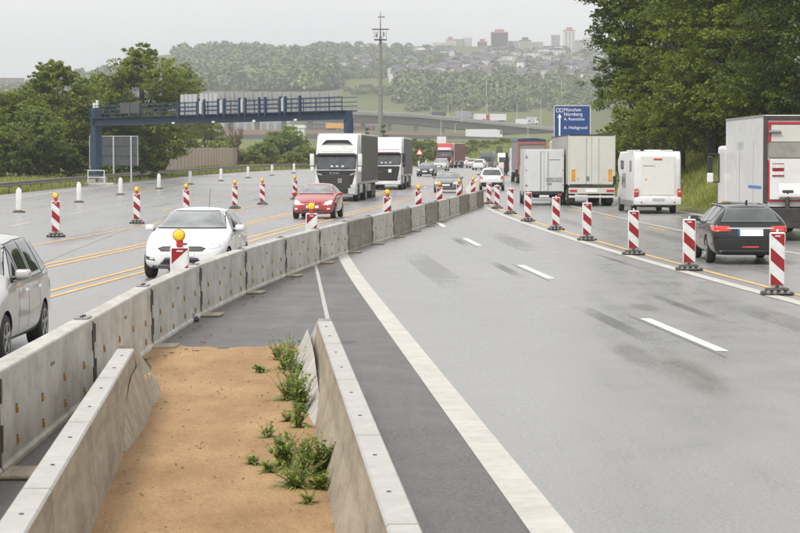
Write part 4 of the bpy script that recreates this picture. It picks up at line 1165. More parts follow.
def semi_oncoming(loc, hd, style, H_, label, paint=M_TW, curtain=M_CURT, trailerL=13.4, top=None):
    W_ = 2.5
    t = empty("articulated_truck", loc, hd, label, "truck")
    x0 = 0.0
    front_cab(t, W_, H_ - .02, paint, style, x0)
    xa, xb = -2.75, -2.75 - trailerL
    b9 = B(); b9.box(xb, xa, -W_ / 2 + .02, W_ / 2 - .02, 1.12, H_ - .06, .02); b9.out("trailer_curtain", curtain, t)
    r = B(); r.box(xb - .02, xa + .02, -W_ / 2, W_ / 2, H_ - .10, H_, .03); r.out("trailer_roof", top or M_TW, t)
    r = B(); r.box(xa - .02, xa + .06, -W_ / 2, W_ / 2, 1.05, H_ - .02, .02); r.out("trailer_headboard", M_TW, t)
    r = B(); r.box(xb, xa, -W_ / 2, W_ / 2, .98, 1.12, .015); r.out("trailer_side_rail", M_SILV, t)
    for s in (-1, 1):
        n = 22
        for k in range(n):
            x = xa - .35 - k * (trailerL - .7) / (n - 1)
            q = B(); q.box(x - .05, x + .05, *sorted((s * (W_ / 2 - .02), s * (W_ / 2 + .012))), 1.14, H_ - .14, .012); q.out("curtain_rib", M_STEEL if k % 4 == 0 else curtain, t)
    q = B(); q.box(-7.0, -1.2, -.5, .5, .65, .98); q.box(xb + .2, -6.9, -.45, .45, .75, 1.0); q.out("chassis", M_CHAS, t)
    twheels(t, [-1.42], W_, .5); twheels(t, [-5.2], W_, .5, True); twheels(t, [xb + 2.2, xb + 3.5, xb + 4.8], W_, .5)
    for s in (-1, 1):
        q = B(); q.box(-4.2, -2.5, *sorted((s * .72, s * 1.22)), .45, 1.0, .08, seg=2); q.out("fuel_tank", M_TW, t)
        q = B(); q.box(-4.4, -4.25, *sorted((s * .72, s * 1.22)), .45, 1.0, .02); q.out("tank_bracket", M_STEELD, t)
        q = B(); q.box(xb + 5.8, xb + 8.4, *sorted((s * 1.16, s * 1.22)), .50, .95, .01); q.out("side_guard", M_SILV, t)
    return t
# first truck: front at px ~346 incl. side; front face centre px 336
s1 = semi_oncoming(road_pt(336, 131), head(-.065, -1), 'a', 3.98, "big white truck with black grille and grey curtain trailer, nearest of the oncoming trucks")
text_mesh("SCANIA", .17, Matrix.Translation((.045, -.40, 1.60)) @ Matrix.Rotation(R(90), 4, 'Z') @ Matrix.Rotation(R(90), 4, 'X'), M_SILV, "grille_lettering", s1)
semi_oncoming(road_pt(385, 168), head(-.055, -1), 'b', 3.95, "second white truck with dark grille, red and blue stripes, behind the big truck")
rt = semi_oncoming(road_pt(444, 355), head(-.17, -1), 'b', 3.95, "red truck with white-topped trailer in the distance on the oncoming lanes", M_TRED, mat("dull_red_curtain", (.26, .09, .075), .6), 12.5)

def rear_doors(t, W_, z0, z1, m, xr):
    h = W_ / 2
    for s in (-1, 1):
        q = B(); q.box(xr - .04, xr, *sorted((s * .006, s * (h - .06))), z0 + .06, z1 - .07, .008); q.out("rear_door", m, t)
    for y_ in (-h + .03, h - .03):
        q = B(); q.box(xr - .05, xr + .01, y_ - .03, y_ + .03, z0, z1, .008); q.out("corner_post", m, t)
# cream truck seen from behind
W_ = 2.5
t = empty("box_trailer_truck", road_pt(591.5, 120), head(.0, 1), "tall cream box lorry with two amber panels seen from behind, left of the campervan", "truck")
Ht = 3.78
q = B(); q.box(0, 13.4, -W_ / 2 + .02, W_ / 2 - .02, 1.14, Ht - .02, .015)
for f in q.bm.faces: f.material_index = 0
q.out("trailer_body", mat("warm_grey_trailer_side", (.36, .34, .31), .55, var=.08), t)
q = B(); q.box(-.02, 13.42, -W_ / 2, W_ / 2, Ht - .03, Ht + .02); q.out("roof_edge", M_BLK, t)
rear_doors(t, W_, 1.10, Ht - .02, M_TC, -.0)
for y_ in (-1.17, -.98, .98, 1.17)[1:3]:
    q = B(); q.box(-.055, -.038, y_ - .10, y_ + .10, 1.36, 1.92, .004); pp = q.out("amber_panel", mat("amber_panel", (.68, .33, .02), .35), t)
    q = B(); q.box(-.058, -.055, y_ - .105, y_ + .105, 1.34, 1.36); q.box(-.058, -.055, y_ - .105, y_ + .105, 1.92, 1.94); q.out("panel_edge", M_REDP, pp)
for y_ in (-.72, .72):
    q = B(); q.lathe([(.08, -.048), (.08, -.04)], (0, y_, 1.45), 'x', 16); q.lathe([(.06, -.052), (.06, -.048)], (0, y_, 1.45), 'x', 16); q.out("speed_disc", mat("faded_disc", (.55, .45, .40), .5), t)
q = B(); q.box(-.052, -.04, .12, .28, 1.34, 1.58); q.out("door_notice", M_STEEL, t)
for y_ in (-.5, -.12, .12, .5):
    q = B(); q.tube((-.06, y_, 1.16), (-.06, y_, 1.3), .016, n=8); q.out("locking_rod", M_TC, t)
q = B(); q.box(-.06, .2, -1.2, 1.2, .98, 1.12, .01); q.out("rear_sill", M_CHAS, t)
q = B(); q.box(-.10, .06, -1.22, 1.22, .66, .97, .01); q.out("lamp_board", M_TC, t)
for s in (-1, 1):
    q = B(); q.box(-.13, -.09, *sorted((s * .78, s * 1.18)), .76, .88, .01); q.out("tail_light", M_TAIL, t)
q = B(); q.box(-.12, -.10, -.30, .30, .74, .90); q.out("number_plate", M_PLATE, t)
q = B(); q.box(-.12, .0, -1.22, 1.22, .44, .56, .02); q.out("underride_bar", M_TC, t)
q = B(); q.box(.3, 13, -.6, .6, .6, 1.0); q.out("chassis", M_CHAS, t)
twheels(t, [1.6, 2.9, 4.2, 9.4, 12.9], W_, .5)
for s in (-1, 1):
    q = B(); q.box(.75, .79, *sorted((s * .82, s * 1.22)), .18, .80, .005); q.out("mud_flap", M_RUB, t)
    q = B(); q.box(-.09, -.05, *sorted((s * .30, s * .36)), 1.20, Ht - .1, .01); q.out("locking_bar", M_TC, t)
q = B(); q.box(13.6, 15.8, -1.2, 1.2, .6, 3.6, .12, seg=2); q.out("cab", M_TW, t)
for s in (-1, 1):
    q = B(); q.box(14.9, 15.0, *sorted((s * 1.32, s * 1.5)), 1.9, 2.5, .03); q.out("mirror", M_BLK, t)

# white box truck between
W_ = 2.14
t = empty("box_van", road_pt(544, 122), head(.0, 1), "low white box truck with dirty rear doors seen from behind, left of the cream lorry", "truck")
Ht = 3.03
q = B(); q.box(0, 4.4, -W_ / 2 + .02, W_ / 2 - .02, .72, Ht, .02); q.out("cargo_box", mat("grey_white_box_side", (.55, .55, .53), .5, var=.05), t)
rear_doors(t, W_, .70, Ht, mat("dull_white_door", (.64, .65, .65), .5, var=.05, scale=.9, dirt=.1), 0)
for y_ in (.25, -.5):
    pass
q = B(); q.box(-.052, -.038, -.98, -.10, 1.26, 1.50, .004); q.out("grey_label_panel", mat("grey_label", (.33, .35, .34), .5, var=.3, scale=6), t)
q = B(); q.box(-.052, -.038, -.40, -.14, 1.10, 1.20, .004); q.out("small_label", M_STEEL, t)
q = B(); q.box(-.05, -.04, -.85, -.25, 2.44, 2.48); q.out("scuff_strip", M_STEEL, t)
for y_ in (-.98, .98):
    for z in (1.1, 1.9, 2.7):
        q = B(); q.box(-.06, -.03, y_ - .06, y_ + .02, z - .03, z + .03, .005); q.out("door_hinge", M_SILV, t)
for z in (1.08, 2.6):
    q = B(); q.tube((-.06, .90, z), (-.06, 1.03, z), .03); q.out("door_latch", M_STEEL, t)
q = B(); q.box(-.08, .1, -1.0, 1.0, .60, .70); q.out("rear_sill", M_CHAS, t)
for s in (-1, 1):
    q = B(); q.box(-.12, -.06, *sorted((s * .72, s * .95)), .50, .60, .01); q.out("tail_light", M_TAIL, t)
q = B(); q.box(-.10, .0, -.70, .70, .24, .34, .01); q.out("underride_bar", M_SILV, t)
q = B(); q.box(-.11, -.08, -.26, .26, .44, .55); q.out("number_plate", M_PLATE, t)
q = B(); q.box(.2, 6, -.5, .5, .4, .72); q.out("chassis", M_CHAS, t)
twheels(t, [1.1, 4.9], W_, .36)
for s in (-1, 1):
    q = B(); q.box(.55, .58, *sorted((s * .70, s * 1.0)), .14, .60, .005); q.out("mud_flap", M_RUB, t)
    q = B(); q.box(-.075, -.045, *sorted((s * .18, s * .215)), .78, Ht - .1, .006); q.out("locking_bar", M_SILV, t)
q = B(); q.box(4.4, 6.3, -1.0, 1.0, .45, 2.2, .15, seg=2); q.out("cab", M_WP, t)
for s in (-1, 1):
    q = B(); q.box(5.5, 5.6, *sorted((s * 1.12, s * 1.28)), 1.5, 1.9, .02); q.out("mirror", M_BLK, t)

# dark-topped truck further ahead
W_ = 2.5
t = empty("tarpaulin_truck", road_pt(531.5, 196), head(-.012, 1), "truck with navy tarpaulin roof and red rear frame, partly hidden behind the white box truck", "truck")
Ht = 3.82
q = B(); q.box(0, 8.5, -1.23, 1.23, 1.1, Ht - .15, .015); q.out("cargo_body", M_CURT, t)
q = B(); q.rings([[(x, -1.26, Ht - .2), (x, -1.2, Ht - .02 + .04 * math.sin(x * 3)), (x, -.4, Ht + .10), (x, .4, Ht + .10), (x, 1.2, Ht - .02 + .04 * math.sin(x * 2.4 + 1)), (x, 1.26, Ht - .2)] for x in np.linspace(-.05, 8.6, 14)]); q.out("tarpaulin_roof", M_NAVY, t)
q = B()
q.box(-.06, 0, -1.25, -1.10, 1.0, Ht - .2); q.box(-.06, 0, 1.10, 1.25, 1.0, Ht - .2); q.box(-.07, -.001, -1.10, 1.10, Ht - .42, Ht - .2); q.box(-.07, -.001, -1.1, 1.1, 1.0, 1.15)
q.out("rear_frame", mat("faded_red_frame", (.34, .13, .11), .5), t)
for s in (-1, 1):
    q = B(); q.box(-.10, -.06, *sorted((s * .85, s * 1.2)), .82, .96, .01); q.out("tail_light", M_ORAN, t)
q = B(); q.box(.1, 12, -.5, .5, .6, 1.05); q.out("chassis", M_CHAS, t)
q = B(); q.box(-.05, .02, -1.2, 1.2, .45, .62, .01); q.out("underride_bar", M_CHAS, t)
twheels(t, [1.2, 2.5, 9.2], W_, .5)
q = B(); q.box(9.0, 11.2, -1.22, 1.30, .5, 3.1, .12, seg=2); q.out("cab", M_WP, t)
for s in (-1, 1):
    q = B(); q.box(10.4, 10.6, *sorted((s * 1.38, s * 1.65)), 1.9, 2.7, .04); q.out("mirror", M_BLK, t)
# van ahead
def van(pt, hd, label, m, H_=2.0, front=True):
    t = empty("delivery_van", pt, hd, label, "van")
    b_ = B(); b_.prism([(2.3, .35), (2.3, .85), (2.0, 1.05), (1.35, 1.25), (.75, H_ - .1), (.5, H_), (-2.3, H_), (-2.35, .35)], 'y', -.92, .92, .10, 2); b_.out("body", m, t, True)
    q = B(); q.prism([(1.30, 1.30), (1.34, 1.30), (.82, H_ - .14), (.78, H_ - .14)], 'y', -.78, .78); q.out("windscreen", M_GLASS, t)
    q = B(); q.box(-2.37, -2.34, -.72, .72, 1.15, 1.75, .01); q.out("rear_window", M_GLASS, t)
    for s in (-1, 1):
        q = B(); q.box(-2.38, -2.34, *sorted((s * .78, s * .9)), .8, 1.15, .01); q.out("tail_light", M_TAIL, t)
        q = B(); q.box(2.28, 2.32, *sorted((s * .6, s * .88)), .72, .9, .01); q.out("headlight", M_HEAD, t)
    for x in (1.5, -1.4):
        for s in (1, -1): wheel(t, x, s * .82, .34, .22, s)
    return t
van(road_pt(488, 315), head(-.16, 1) if False else head(.16, 1), "dark grey van far ahead just above the white off-road car", mat("anthracite_paint", (.12, .125, .13), .35, coat=.6), 2.45)
van(road_pt(513, 250), head(.1, 1), "small dark car far ahead, left of the navy-topped truck's cab", M_BP, 1.7)
van(road_pt(506, 285), head(.12, 1), "white van far ahead, between the off-road car and the navy-topped truck", M_WP, 2.3)

# campervan
W_ = 2.16
hd = head(-.028, 1)
t = empty("campervan", road_pt(657.5, 104), hd, "white campervan with upright rear seen from behind beside the grassy bank", "campervan")
Hc = 2.88
q = B(); q.prism([(0, .55), (-.0, 2.55), (.18, Hc - .03), (.4, Hc), (5.4, Hc), (6.2, 2.5), (6.1, 1.9), (5.3, 1.75), (5.3, .55)], 'y', -W_ / 2, W_ / 2, .10, 3); q.out("living_body", M_TW, t, True)
q = B(); q.prism([(5.2, .4), (5.2, 1.8), (5.9, 1.75), (6.5, 1.15), (7.1, 1.0), (7.2, .4)], 'y', -.98, .98, .08, 2); q.out("cab", M_TW, t, True)
q = B(); q.box(-.03, .01, -.80, .80, .86, 2.66, .02); q.out("rear_panel", mat("ivory_rear_panel", (.70, .70, .66), .35, var=.02, dirt=.05), t)
q = B(); q.box(-.06, -.02, -.20, .20, 2.48, 2.55, .012); q.out("high_brake_light", M_TAIL, t)
q = B(); q.box(-.14, .4, -W_ / 2 - .01, W_ / 2 + .01, .40, .80, .08, seg=2); q.out("rear_bumper", M_TW, t, True)
q = B(); q.box(-.16, -.13, -.30, .26, .60, .72); q.out("number_plate", mat("dusty_plate", (.45, .46, .45), .5), t)
for s in (-1, 1):
    q = B(); q.box(-.12, .06, *sorted((s * .90, s * 1.085)), .72, 1.16, .04, seg=2); tl = q.out("tail_light", M_TAIL, t, True)
    q = B(); q.box(-.13, -.11, *sorted((s * .93, s * 1.06)), 1.0, 1.06, .004); q.out("indicator", M_HEAD, tl)
    q = B(); q.box(-.16, -.12, *sorted((s * .72, s * .80)), .50, .56, .01); q.out("bumper_reflector", M_TAIL, t)
q = B(); q.box(-.04, -.025, .50, .58, 1.55, 1.62); q.out("orange_sticker", M_ORAN, t)
q = B(); q.box(-.04, -.03, .12, .68, 2.20, 2.225); q.out("grey_lettering_strip", M_STEEL, t)
q = B(); q.box(.2, 2.2, W_ / 2 - .01, W_ / 2 + .02, 1.2, 1.9); 
q.bm.clear(); q.box(1.0, 1.7, W_ / 2 - .01, W_ / 2 + .02, 1.95, 2.45, .01); q.out("side_window", M_GLASS, t)
q = B(); q.box(3.9, 4.6, W_ / 2 - .01, W_ / 2 + .025, 2.05, 2.45, .06, seg=2); q.out("side_window", M_GLASS, t)
q = B(); q.box(3.2, 4.3, W_ / 2 - .01, W_ / 2 + .02, 1.15, 1.85, .01); q.out("side_window", M_GLASS, t)
q = B(); q.box(.3, 5.2, W_ / 2 - .03, W_ / 2 + .004, .36, .60, .01); q.out("side_skirt", M_SILV, t)
q = B(); q.tube((.6, .75, Hc + .04), (5.2, .75, Hc + .04), .025); q.tube((.6, -.75, Hc + .04), (5.2, -.75, Hc + .04), .025); q.out("roof_rail", M_TW, t)
q = B(); q.box(1.5, 2.2, -.35, .35, Hc, Hc + .07, .02); q.out("roof_hatch", M_TW, t)
q = B(); q.box(.1, 5, -.7, .7, .3, .55); q.out("chassis", M_CHAS, t)
for x in (1.5, 6.0):
    for s in (1, -1): wheel(t, x, s * (W_ / 2 - .16), .34, .24, s)
q = B(); q.tube((5.9, 1.0, 1.45), (5.95, 1.22, 1.5), .02); q.box(5.86, 5.98, 1.18, 1.34, 1.25, 1.7, .03); q.out("mirror", M_BLK, t)

# tall white lorry on the right
W_ = 2.5
hd = head(.0, 1)
rl_ = road_pt(763, 70)
t = empty("delivery_lorry", rl_ + Vector((1.25, 0, 0)), hd, "tall white delivery lorry with red-framed tail lift, cut by the right picture edge", "truck")
Ht = 3.90
q = B(); q.box(0.06, 8.1, -W_ / 2, W_ / 2, 1.05, Ht, .02); q.out("cargo_box", M_TW, t)
q = B(); q.box(0.04, 8.12, W_ / 2 - .03, W_ / 2 + .012, Ht - .07, Ht + .01, .006); q.out("roof_edge", M_SILV, t)
q = B(); q.box(0.04, 8.12, W_ / 2 - .03, W_ / 2 + .012, 1.0, 1.10, .006); q.out("floor_edge", M_SILV, t)
for x in (2.0, 4.9):
    q = B(); q.box(x - .012, x + .012, W_ / 2 - .01, W_ / 2 + .006, 1.12, Ht - .8); q.out("side_seam", M_STEEL, t)
q = B(); q.box(.35, 3.0, W_ / 2 - .01, W_ / 2 + .005, 1.60, 1.70); q.out("blue_stripe", mat("lorry_blue_stripe", (.06, .20, .50), .4), t)
q = B(); q.box(4.0, 5.5, W_ / 2 - .01, W_ / 2 + .004, 2.85, 3.1); q.out("pale_panel", M_WP, t)
for k_i, (y0_, y1_, z0_, z1_, mm, nm) in enumerate([(1.12, 1.25, 1.0, Ht - .02, M_STEELD, "rear_corner_post"), (-1.25, -1.12, 1.0, Ht - .02, M_STEELD, "rear_corner_post"), (-1.12, 1.12, Ht - .16, Ht - .02, M_STEELD, "rear_header")]):
    q = B(); q.box(0, .08, y0_, y1_, z0_, z1_, .008); q.out(nm, mm, t)
RED = mat("bright_red_frame", (.50, .01, .03), .4)
for (y0_, y1_, z0_, z1_) in ((1.04, 1.10, Ht - .86, Ht - .22), (-1.10, -1.04, Ht - .86, Ht - .22), (-1.04, 1.04, Ht - .28, Ht - .22), (1.075, 1.11, 1.24, 2.50), (-1.11, -1.075, 1.24, 2.50), (-1.075, 1.075, 1.22, 1.26)):
    q = B(); q.box(-.02, .04, y0_, y1_, z0_, z1_, .005); q.out("red_frame_strip", RED, t)
q = B(); q.box(-.01, .05, -1.01, 1.01, Ht - .83, Ht - .31, .01); q.out("upper_panel", M_TC, t)
q = B(); q.box(-.03, .05, -1.01, 1.08, Ht - 1.32, Ht - .86, .01); q.out("aluminium_lip", mat("worn_aluminium", (.36, .34, .31), .5, .4, var=.15, dirt=.2), t)
q = B(); q.box(-.05, .05, -1.05, 1.05, 1.28, Ht - 1.36, .015); q.out("tail_lift_platform", M_TW, t)
q = B(); q.prism([(-.05, 1.30), (-.22, 1.36), (-.22, 1.46), (-.05, 1.80)], 'y', -1.05, .78, .02); q.out("platform_edge", M_TW, t)
q = B(); q.box(-.075, -.05, .62, .98, 2.0, 2.40, .004); tag(q.out("warning_panel", M_STR_S, t))
q = B(); q.tube((-.06, .72, Ht - .52), (-.06, 1.1, Ht - .52), .05); q.out("corner_hinge", M_STEEL, t)
q = B(); q.box(-.25, .35, -1.2, 1.2, .55, 1.02, .02); q.box(.4, 8, -.5, .5, .6, 1.05); q.out("chassis", M_CHAS, t)
q = B(); q.box(-.34, -.20, -1.15, 1.15, .40, .56, .02); q.out("underride_bar", M_CHAS, t)
q = B(); q.box(-.28, -.25, -.26, .0, .72, .86); q.out("number_plate", M_PLATE, t)
q = B(); q.tube((-.15, .52, .9), (-.15, .52, 1.5), .07); q.box(-.24, -.06, .35, .69, 1.50, 1.58, .02); q.out("lift_bracket", M_STEELD, t)
for s in (-1, 1):
    q = B(); q.box(-.29, -.25, *sorted((s * .8, s * 1.15)), .68, .82, .01); q.out("tail_light", M_TAIL, t)
    q = B(); q.box(.5, 1.9, *sorted((s * .85, s * 1.2)), .62, 1.0, .05); q.out("mudguard", M_BLK, t)
twheels(t, [1.9, 8.9], W_, .5)
q = B(); q.box(2.8, 6.6, 1.12, 1.20, .55, .95, .01); q.out("side_guard", M_SILV, t)
q = B(); q.box(8.3, 10.3, -1.22, 1.22, .6, 3.0, .12, seg=2); q.out("cab", M_TW, t)
q = B(); q.box(9.75, 9.9, 1.46, 1.64, 1.75, 2.65, .05, seg=2); mm = q.out("mirror", M_BLK, t)
q = B(); q.box(9.72, 9.88, 1.44, 1.66, 1.70, 2.05, .05, seg=2); q.out("mirror_shell", M_TW, mm)
q = B(); q.tube((9.8, 1.2, 2.7), (9.8, 1.62, 2.7), .025); q.tube((9.8, 1.2, 1.72), (9.8, 1.6, 1.72), .025); q.tube((9.8, 1.24, 1.7), (9.8, 1.24, 2.7), .03); q.out("mirror_arm", M_BLK, mm)
q = B(); q.box(8.6, 8.75, 1.2, 1.27, .98, 1.1, .01); q.out("side_marker", M_ORAN, t)
# ------------------------------------------------------------------ gantry and roadside furniture
PL_, PR_ = at(97, 172, 195), at(349.5, 158, 172)
zl_b, zr_b = at(97, 126, 195).z, at(350, 119.5, 172).z
d = Vector((PR_.x - PL_.x, PR_.y - PL_.y, 0)); span = d.length; rz = math.atan2(d.y, d.x)
zb0 = (zl_b + zr_b) / 2; gz = zt(PL_.x, PL_.y)
t = empty("sign_gantry", (PL_.x, PL_.y, 0), rz, "long dark blue steel gantry with railing spanning the oncoming lanes", "gantry")
rise = zr_b - zl_b
tilt = Matrix.Rotation(-math.atan2(rise, span), 4, 'Y')
def gbox(x0, x1, y0, y1, z0, z1, bev=.0): 
    return B().box(x0, x1, y0, y1, z0, z1, bev, Matrix.Translation((0, 0, zl_b)) @ tilt)
gbox(-.1, span, -.35, .35, 0, .62, .02).out("beam", M_GBLUE, t)
gbox(-.1, span, -.75, .85, .62, .70).out("walkway", M_GBLUE, t)
gbox(-.15, span + .02, -.42, -.36, 0, .07).out("beam_flange", M_GBLUE, t); gbox(-.15, span + .02, -.42, -.36, .55, .61).out("beam_flange", M_GBLUE, t)
B().box(-.40, .28, -.35, .35, gz, zl_b + 1.55, .03).out("leg", M_GBLUE, t)
B().box(-.75, -.55, -.1, .1, gz, zl_b + 1.5, .01).out("cable_duct", M_GBLUE, t)
B().box(span - .35, span + .15, -.30, .30, float(zr(172)) - .1, zr_b + .1, .03).out("leg", M_GBLUE, t)
b_ = B(); b_.box(-.7, .6, -.6, .6, gz - .2, gz + .7, .05); b_.out("footing", M_CONC, t)
for z in (1.0, 1.32, 1.68):
    gbox(0, span, -.78, -.73, z, z + .055).out("rail", M_GBLUE, t)
    gbox(0, span, .80, .85, z, z + .055).out("rail", M_GBLUE, t)
n = 22
for k in range(n + 1):
    x = span * k / n
    gbox(x - .025, x + .025, -.80, -.74, .7, 1.72).out("rail_post", M_GBLUE, t)
def gx(px):                                          # position along the gantry
    # intersection of the view ray (in plan) with the gantry line
    u = (px - 400) / F_PX
    return (u * PL_.y - PL_.x) / (math.cos(rz) - u * math.sin(rz))
for px in (187, 207, 213, 227, 233, 248, 254, 268, 274, 289, 294, 308.5):
    x = gx(px); gbox(x - .08, x + .08, -.95, -.78, .45, 1.90).out("sign_bracket", M_GBLUE, t)
for a, c in ((171, 187), (190.5, 207.5)):
    xa, xc = gx(a), gx(c)
    gbox(xa, xc, 1.05, 1.16, .66, 2.45, .01).out("sign_panel_back", M_BACKG, t)
    for q in range(1, 4):
        xm = xa + (xc - xa) * q / 4
        gbox(xm - .02, xm + .02, 1.02, 1.05, .68, 2.43).out("panel_rib", M_STEEL, t)
for a, c in ((208.5, 211.5), (229, 232), (250, 252.5), (290.5, 293)):
    gbox(gx(a) + .03, gx(c) - .03, -1.0, -.8, .75, 1.75, .03).out("camera_box", M_BACKG, t)
gbox(gx(130), gx(149), -1.0, -.70, .95, 1.85, .02).out("control_cabinet", M_BOARD, t)
for px in (140,):
    x = gx(px); gbox(x - .03, x + .03, -1.03, -1.0, .9, 1.9).out("cabinet_rib", M_GBLUE, t)
for px in (178, 218, 258.5, 300): 
    x = gx(px); gbox(x - .16, x + .16, -.5, -.36, -.02, .14, .02).out("lamp_unit", M_BWHITE, t)
gbox(-.45, -.15, -.1, .15, 1.55, 1.95, .03).out("beacon_head", M_BWHITE, t); gbox(.0, .2, -.1, .1, 1.55, 2.2, .03).out("beacon_head", M_BWHITE, t)

# grey board seen from behind
p0 = at(90, 166, 205); p1 = at(137.5, 166, 205); zT = at(100, 136.5, 205).z
g0 = zt(p0.x, 205)
t = empty("grey_board", (p0.x, 205, g0), 0, "dark grey board on two pale posts, back side, under the left gantry leg", "sign board")
w = p1.x - p0.x; hb0 = p0.z - g0; hb1 = zT - g0
for k in range(3):
    z0_ = hb0 + (hb1 - hb0) * k / 3; z1_ = hb0 + (hb1 - hb0) * (k + 1) / 3
    B().box(0, w, 0, .06, z0_ + .02, z1_ - .02, .01).out("board_panel", M_BOARD, t)
B().box(-.06, 0, -.02, .09, hb0, hb1, .005).out("frame_edge", M_BACKG, t); B().box(w, w + .06, -.02, .09, hb0, hb1).out("frame_edge", M_BACKG, t)
B().box(-.06, w + .06, -.02, .09, hb1, hb1 + .06).out("frame_edge", M_BACKG, t)
for px in (114, 131.5):
    x = XY(px, 205) - p0.x; B().box(x - .07, x + .07, -.12, -.01, -.5, hb1, .01).out("post", M_BACKG, t)
# little white guard railing at the gantry foot
p = at(88, 172, 188); gz_ = zt(p.x, 188)
t = empty("foot_railing", (p.x, 188, gz_), 0, "small white tubular railing in front of the gantry's left foot", "railing")
w = XY(104.5, 188) - p.x
for x in (0, w): B().tube((x, 0, -.3), (x, 0, 1.35), .04).out("railing_post", M_BWHITE, t)
for z in (.75, 1.32): B().tube((0, 0, z), (w, 0, z), .035).out("railing_bar", M_BWHITE, t)
B().box(-.3, w + .8, -.2, .4, -.3, .30, .05).out("railing_base", M_CONC, t)

# beige noise wall
xa, ya, xb, yb = XY(165, 250), 250, XY(244, 345), 345
z_bot = min(zt(xa, ya), zt(xb, yb)) - .3
dx, dy = xb - xa, yb - ya; Ln = math.hypot(dx, dy)
t = empty("noise_wall", (xa, ya, 0), math.atan2(dy, dx), "beige wooden noise wall of upright panels behind the guard rail, below the gantry", "wall")
n = 26
for k in range(n):
    Y_ = ya + (yb - ya) * (k + .5) / n
    top = CAM_H + (HORIZON - 148.2) * Y_ / F_PX
    top += [.0, .05, -.03, .04, .0, .06][k % 6]
    u0, u1 = Ln * k / n + .04, Ln * (k + 1) / n - .04
    B().box(u0, u1, -.06, .06, z_bot, top, .02).out("wall_panel", M_BEIGE, t)
    B().box(u1, u1 + .08, -.10, .10, z_bot, top - .08).out("wall_post", mat("beige_post", (.36, .29, .23), .85), t)
e = at(165, 148, 250)
B().box(-.15, 0, -.1, .1, z_bot, e.z + .1).out("wall_post", MATS["beige_post"], t)

# tall mast
m0 = at(380.5, 140, 520); ztop = at(380, 12, 520).z; zg = zt(m0.x, 520)
t = empty("mast", (m0.x, 520, zg), 0, "very tall tapered mast with lamp platform and antenna behind the two white trucks", "mast")
h = ztop - zg; plat = at(380, 40, 520).z - zg; ptop = at(380, 29, 520).z - zg
B().tube((0, 0, 0), (0, 0, h * .42), .62, .50, 12).out("mast_tube", mat("mast_steel", (.22, .22, .20), .6, .2, var=.2), t)
B().tube((0, 0, h * .42), (0, 0, plat + .8), .46, .30, 12).out("mast_tube", MATS["mast_steel"], t)
B().tube((0, 0, h * .42 - .2), (0, 0, h * .42 + .25), .62, .62, 12).out("mast_collar", M_STEEL, t)
B().box(-1.45, 1.45, -.9, .9, plat - .1, plat + .15).out("platform", M_STEELD, t)
pb = B()
for x in (-1.4, -.7, .7, 1.4): pb.tube((x, -.85, plat), (x, -.85, ptop - .4), .05, n=6)
for z in (plat + .9, plat + 1.6): pb.tube((-1.4, -.85, z), (1.4, -.85, z), .04, n=6)
pb.out("platform_railing", M_STEEL, t)
B().box(-1.95, 1.95, -.5, .5, ptop - .2, ptop + .02).out("upper_platform", M_STEELD, t)
B().tube((0, 0, plat), (0, 0, h), .16, .07, 8).out("antenna", M_STEELD, t)
B().box(-.6, 1.0, -.1, .1, h - 1.3, h - 1.0).out("antenna_arm", M_STEEL, t)
B().box(.6, .9, -.3, .0, plat + .8, plat + 1.6, .05).out("floodlight", M_BLK, t)
B().box(-1.1, -.7, -.3, .0, plat + .6, plat + 1.5, .05).out("floodlight", M_STEEL, t)

# blue direction sign
SY = 265
a0, a1 = at(554, 103.5, SY), at(590.5, 106, SY)
ztp, zbt = at(570, 105.5, SY).z, at(570, 142, SY).z
g0 = zt(a0.x + 1, SY)
t = empty("direction_sign", (a0.x, SY, 0), 0, "blue motorway direction sign with white arrow above the cream lorry", "road sign")
w = a1.x - a0.x
B().box(0, w, 0, .08, zbt, ztp, .02).out("sign_panel", M_SIGNB, t)
for (x0, x1, z0, z1) in ((.0, .06, zbt, ztp), (w - .06, w, zbt, ztp), (0, w, ztp - .06, ztp)):
    B().box(x0, x1, -.012, -.002, z0, z1).out("sign_border", M_SIGNW, t)
for x in (.6, w - .6): B().box(x - .08, x + .08, .09, .2, g0 - .3, ztp - .1).out("sign_post", M_STEEL, t)
b_ = B(); sx_ = w * .155; b_.box(sx_ - .09, sx_ + .09, -.02, -.004, zbt + .3, ztp - 1.35)
b_.out("arrow_shaft", M_SIGNW, t)
b_ = B(); b_.prism([(sx_ - .26, ztp - 1.42), (sx_ + .26, ztp - 1.42), (sx_, ztp - .95)], 'y', -.021, -.005); b_.out("arrow_head", M_SIGNW, t)
def ring_mark(cx, cz, rw, rh):
    b_ = B()
    for (x0, x1, z0, z1) in ((cx - rw, cx + rw, cz + rh - .05, cz + rh), (cx - rw, cx + rw, cz - rh, cz - rh + .05), (cx - rw, cx - rw + .05, cz - rh + .05, cz + rh - .05), (cx + rw - .05, cx + rw, cz - rh + .05, cz + rh - .05)):
        b_.box(x0, x1, -.018, -.004, z0, z1)
    return b_.out("motorway_emblem", M_SIGNW, t)
ring_mark(sx_ - .22, ztp - .56, .19, .22); ring_mark(sx_ + .22, ztp - .56, .19, .22)
RT = Matrix.Rotation(R(90), 4, 'X')
for (s_, x, z, sz) in (("München", .27, .68, .55), ("Nürnberg", .27, 1.20, .55), ("A. Raststätte", .27, 1.74, .47), ("A. Heilsgrund", .27, 2.75, .50)):
    text_mesh(s_, sz, Matrix.Translation((w * x, -.006, ztp - z)) @ RT, M_SIGNW, "sign_text", t, .0)
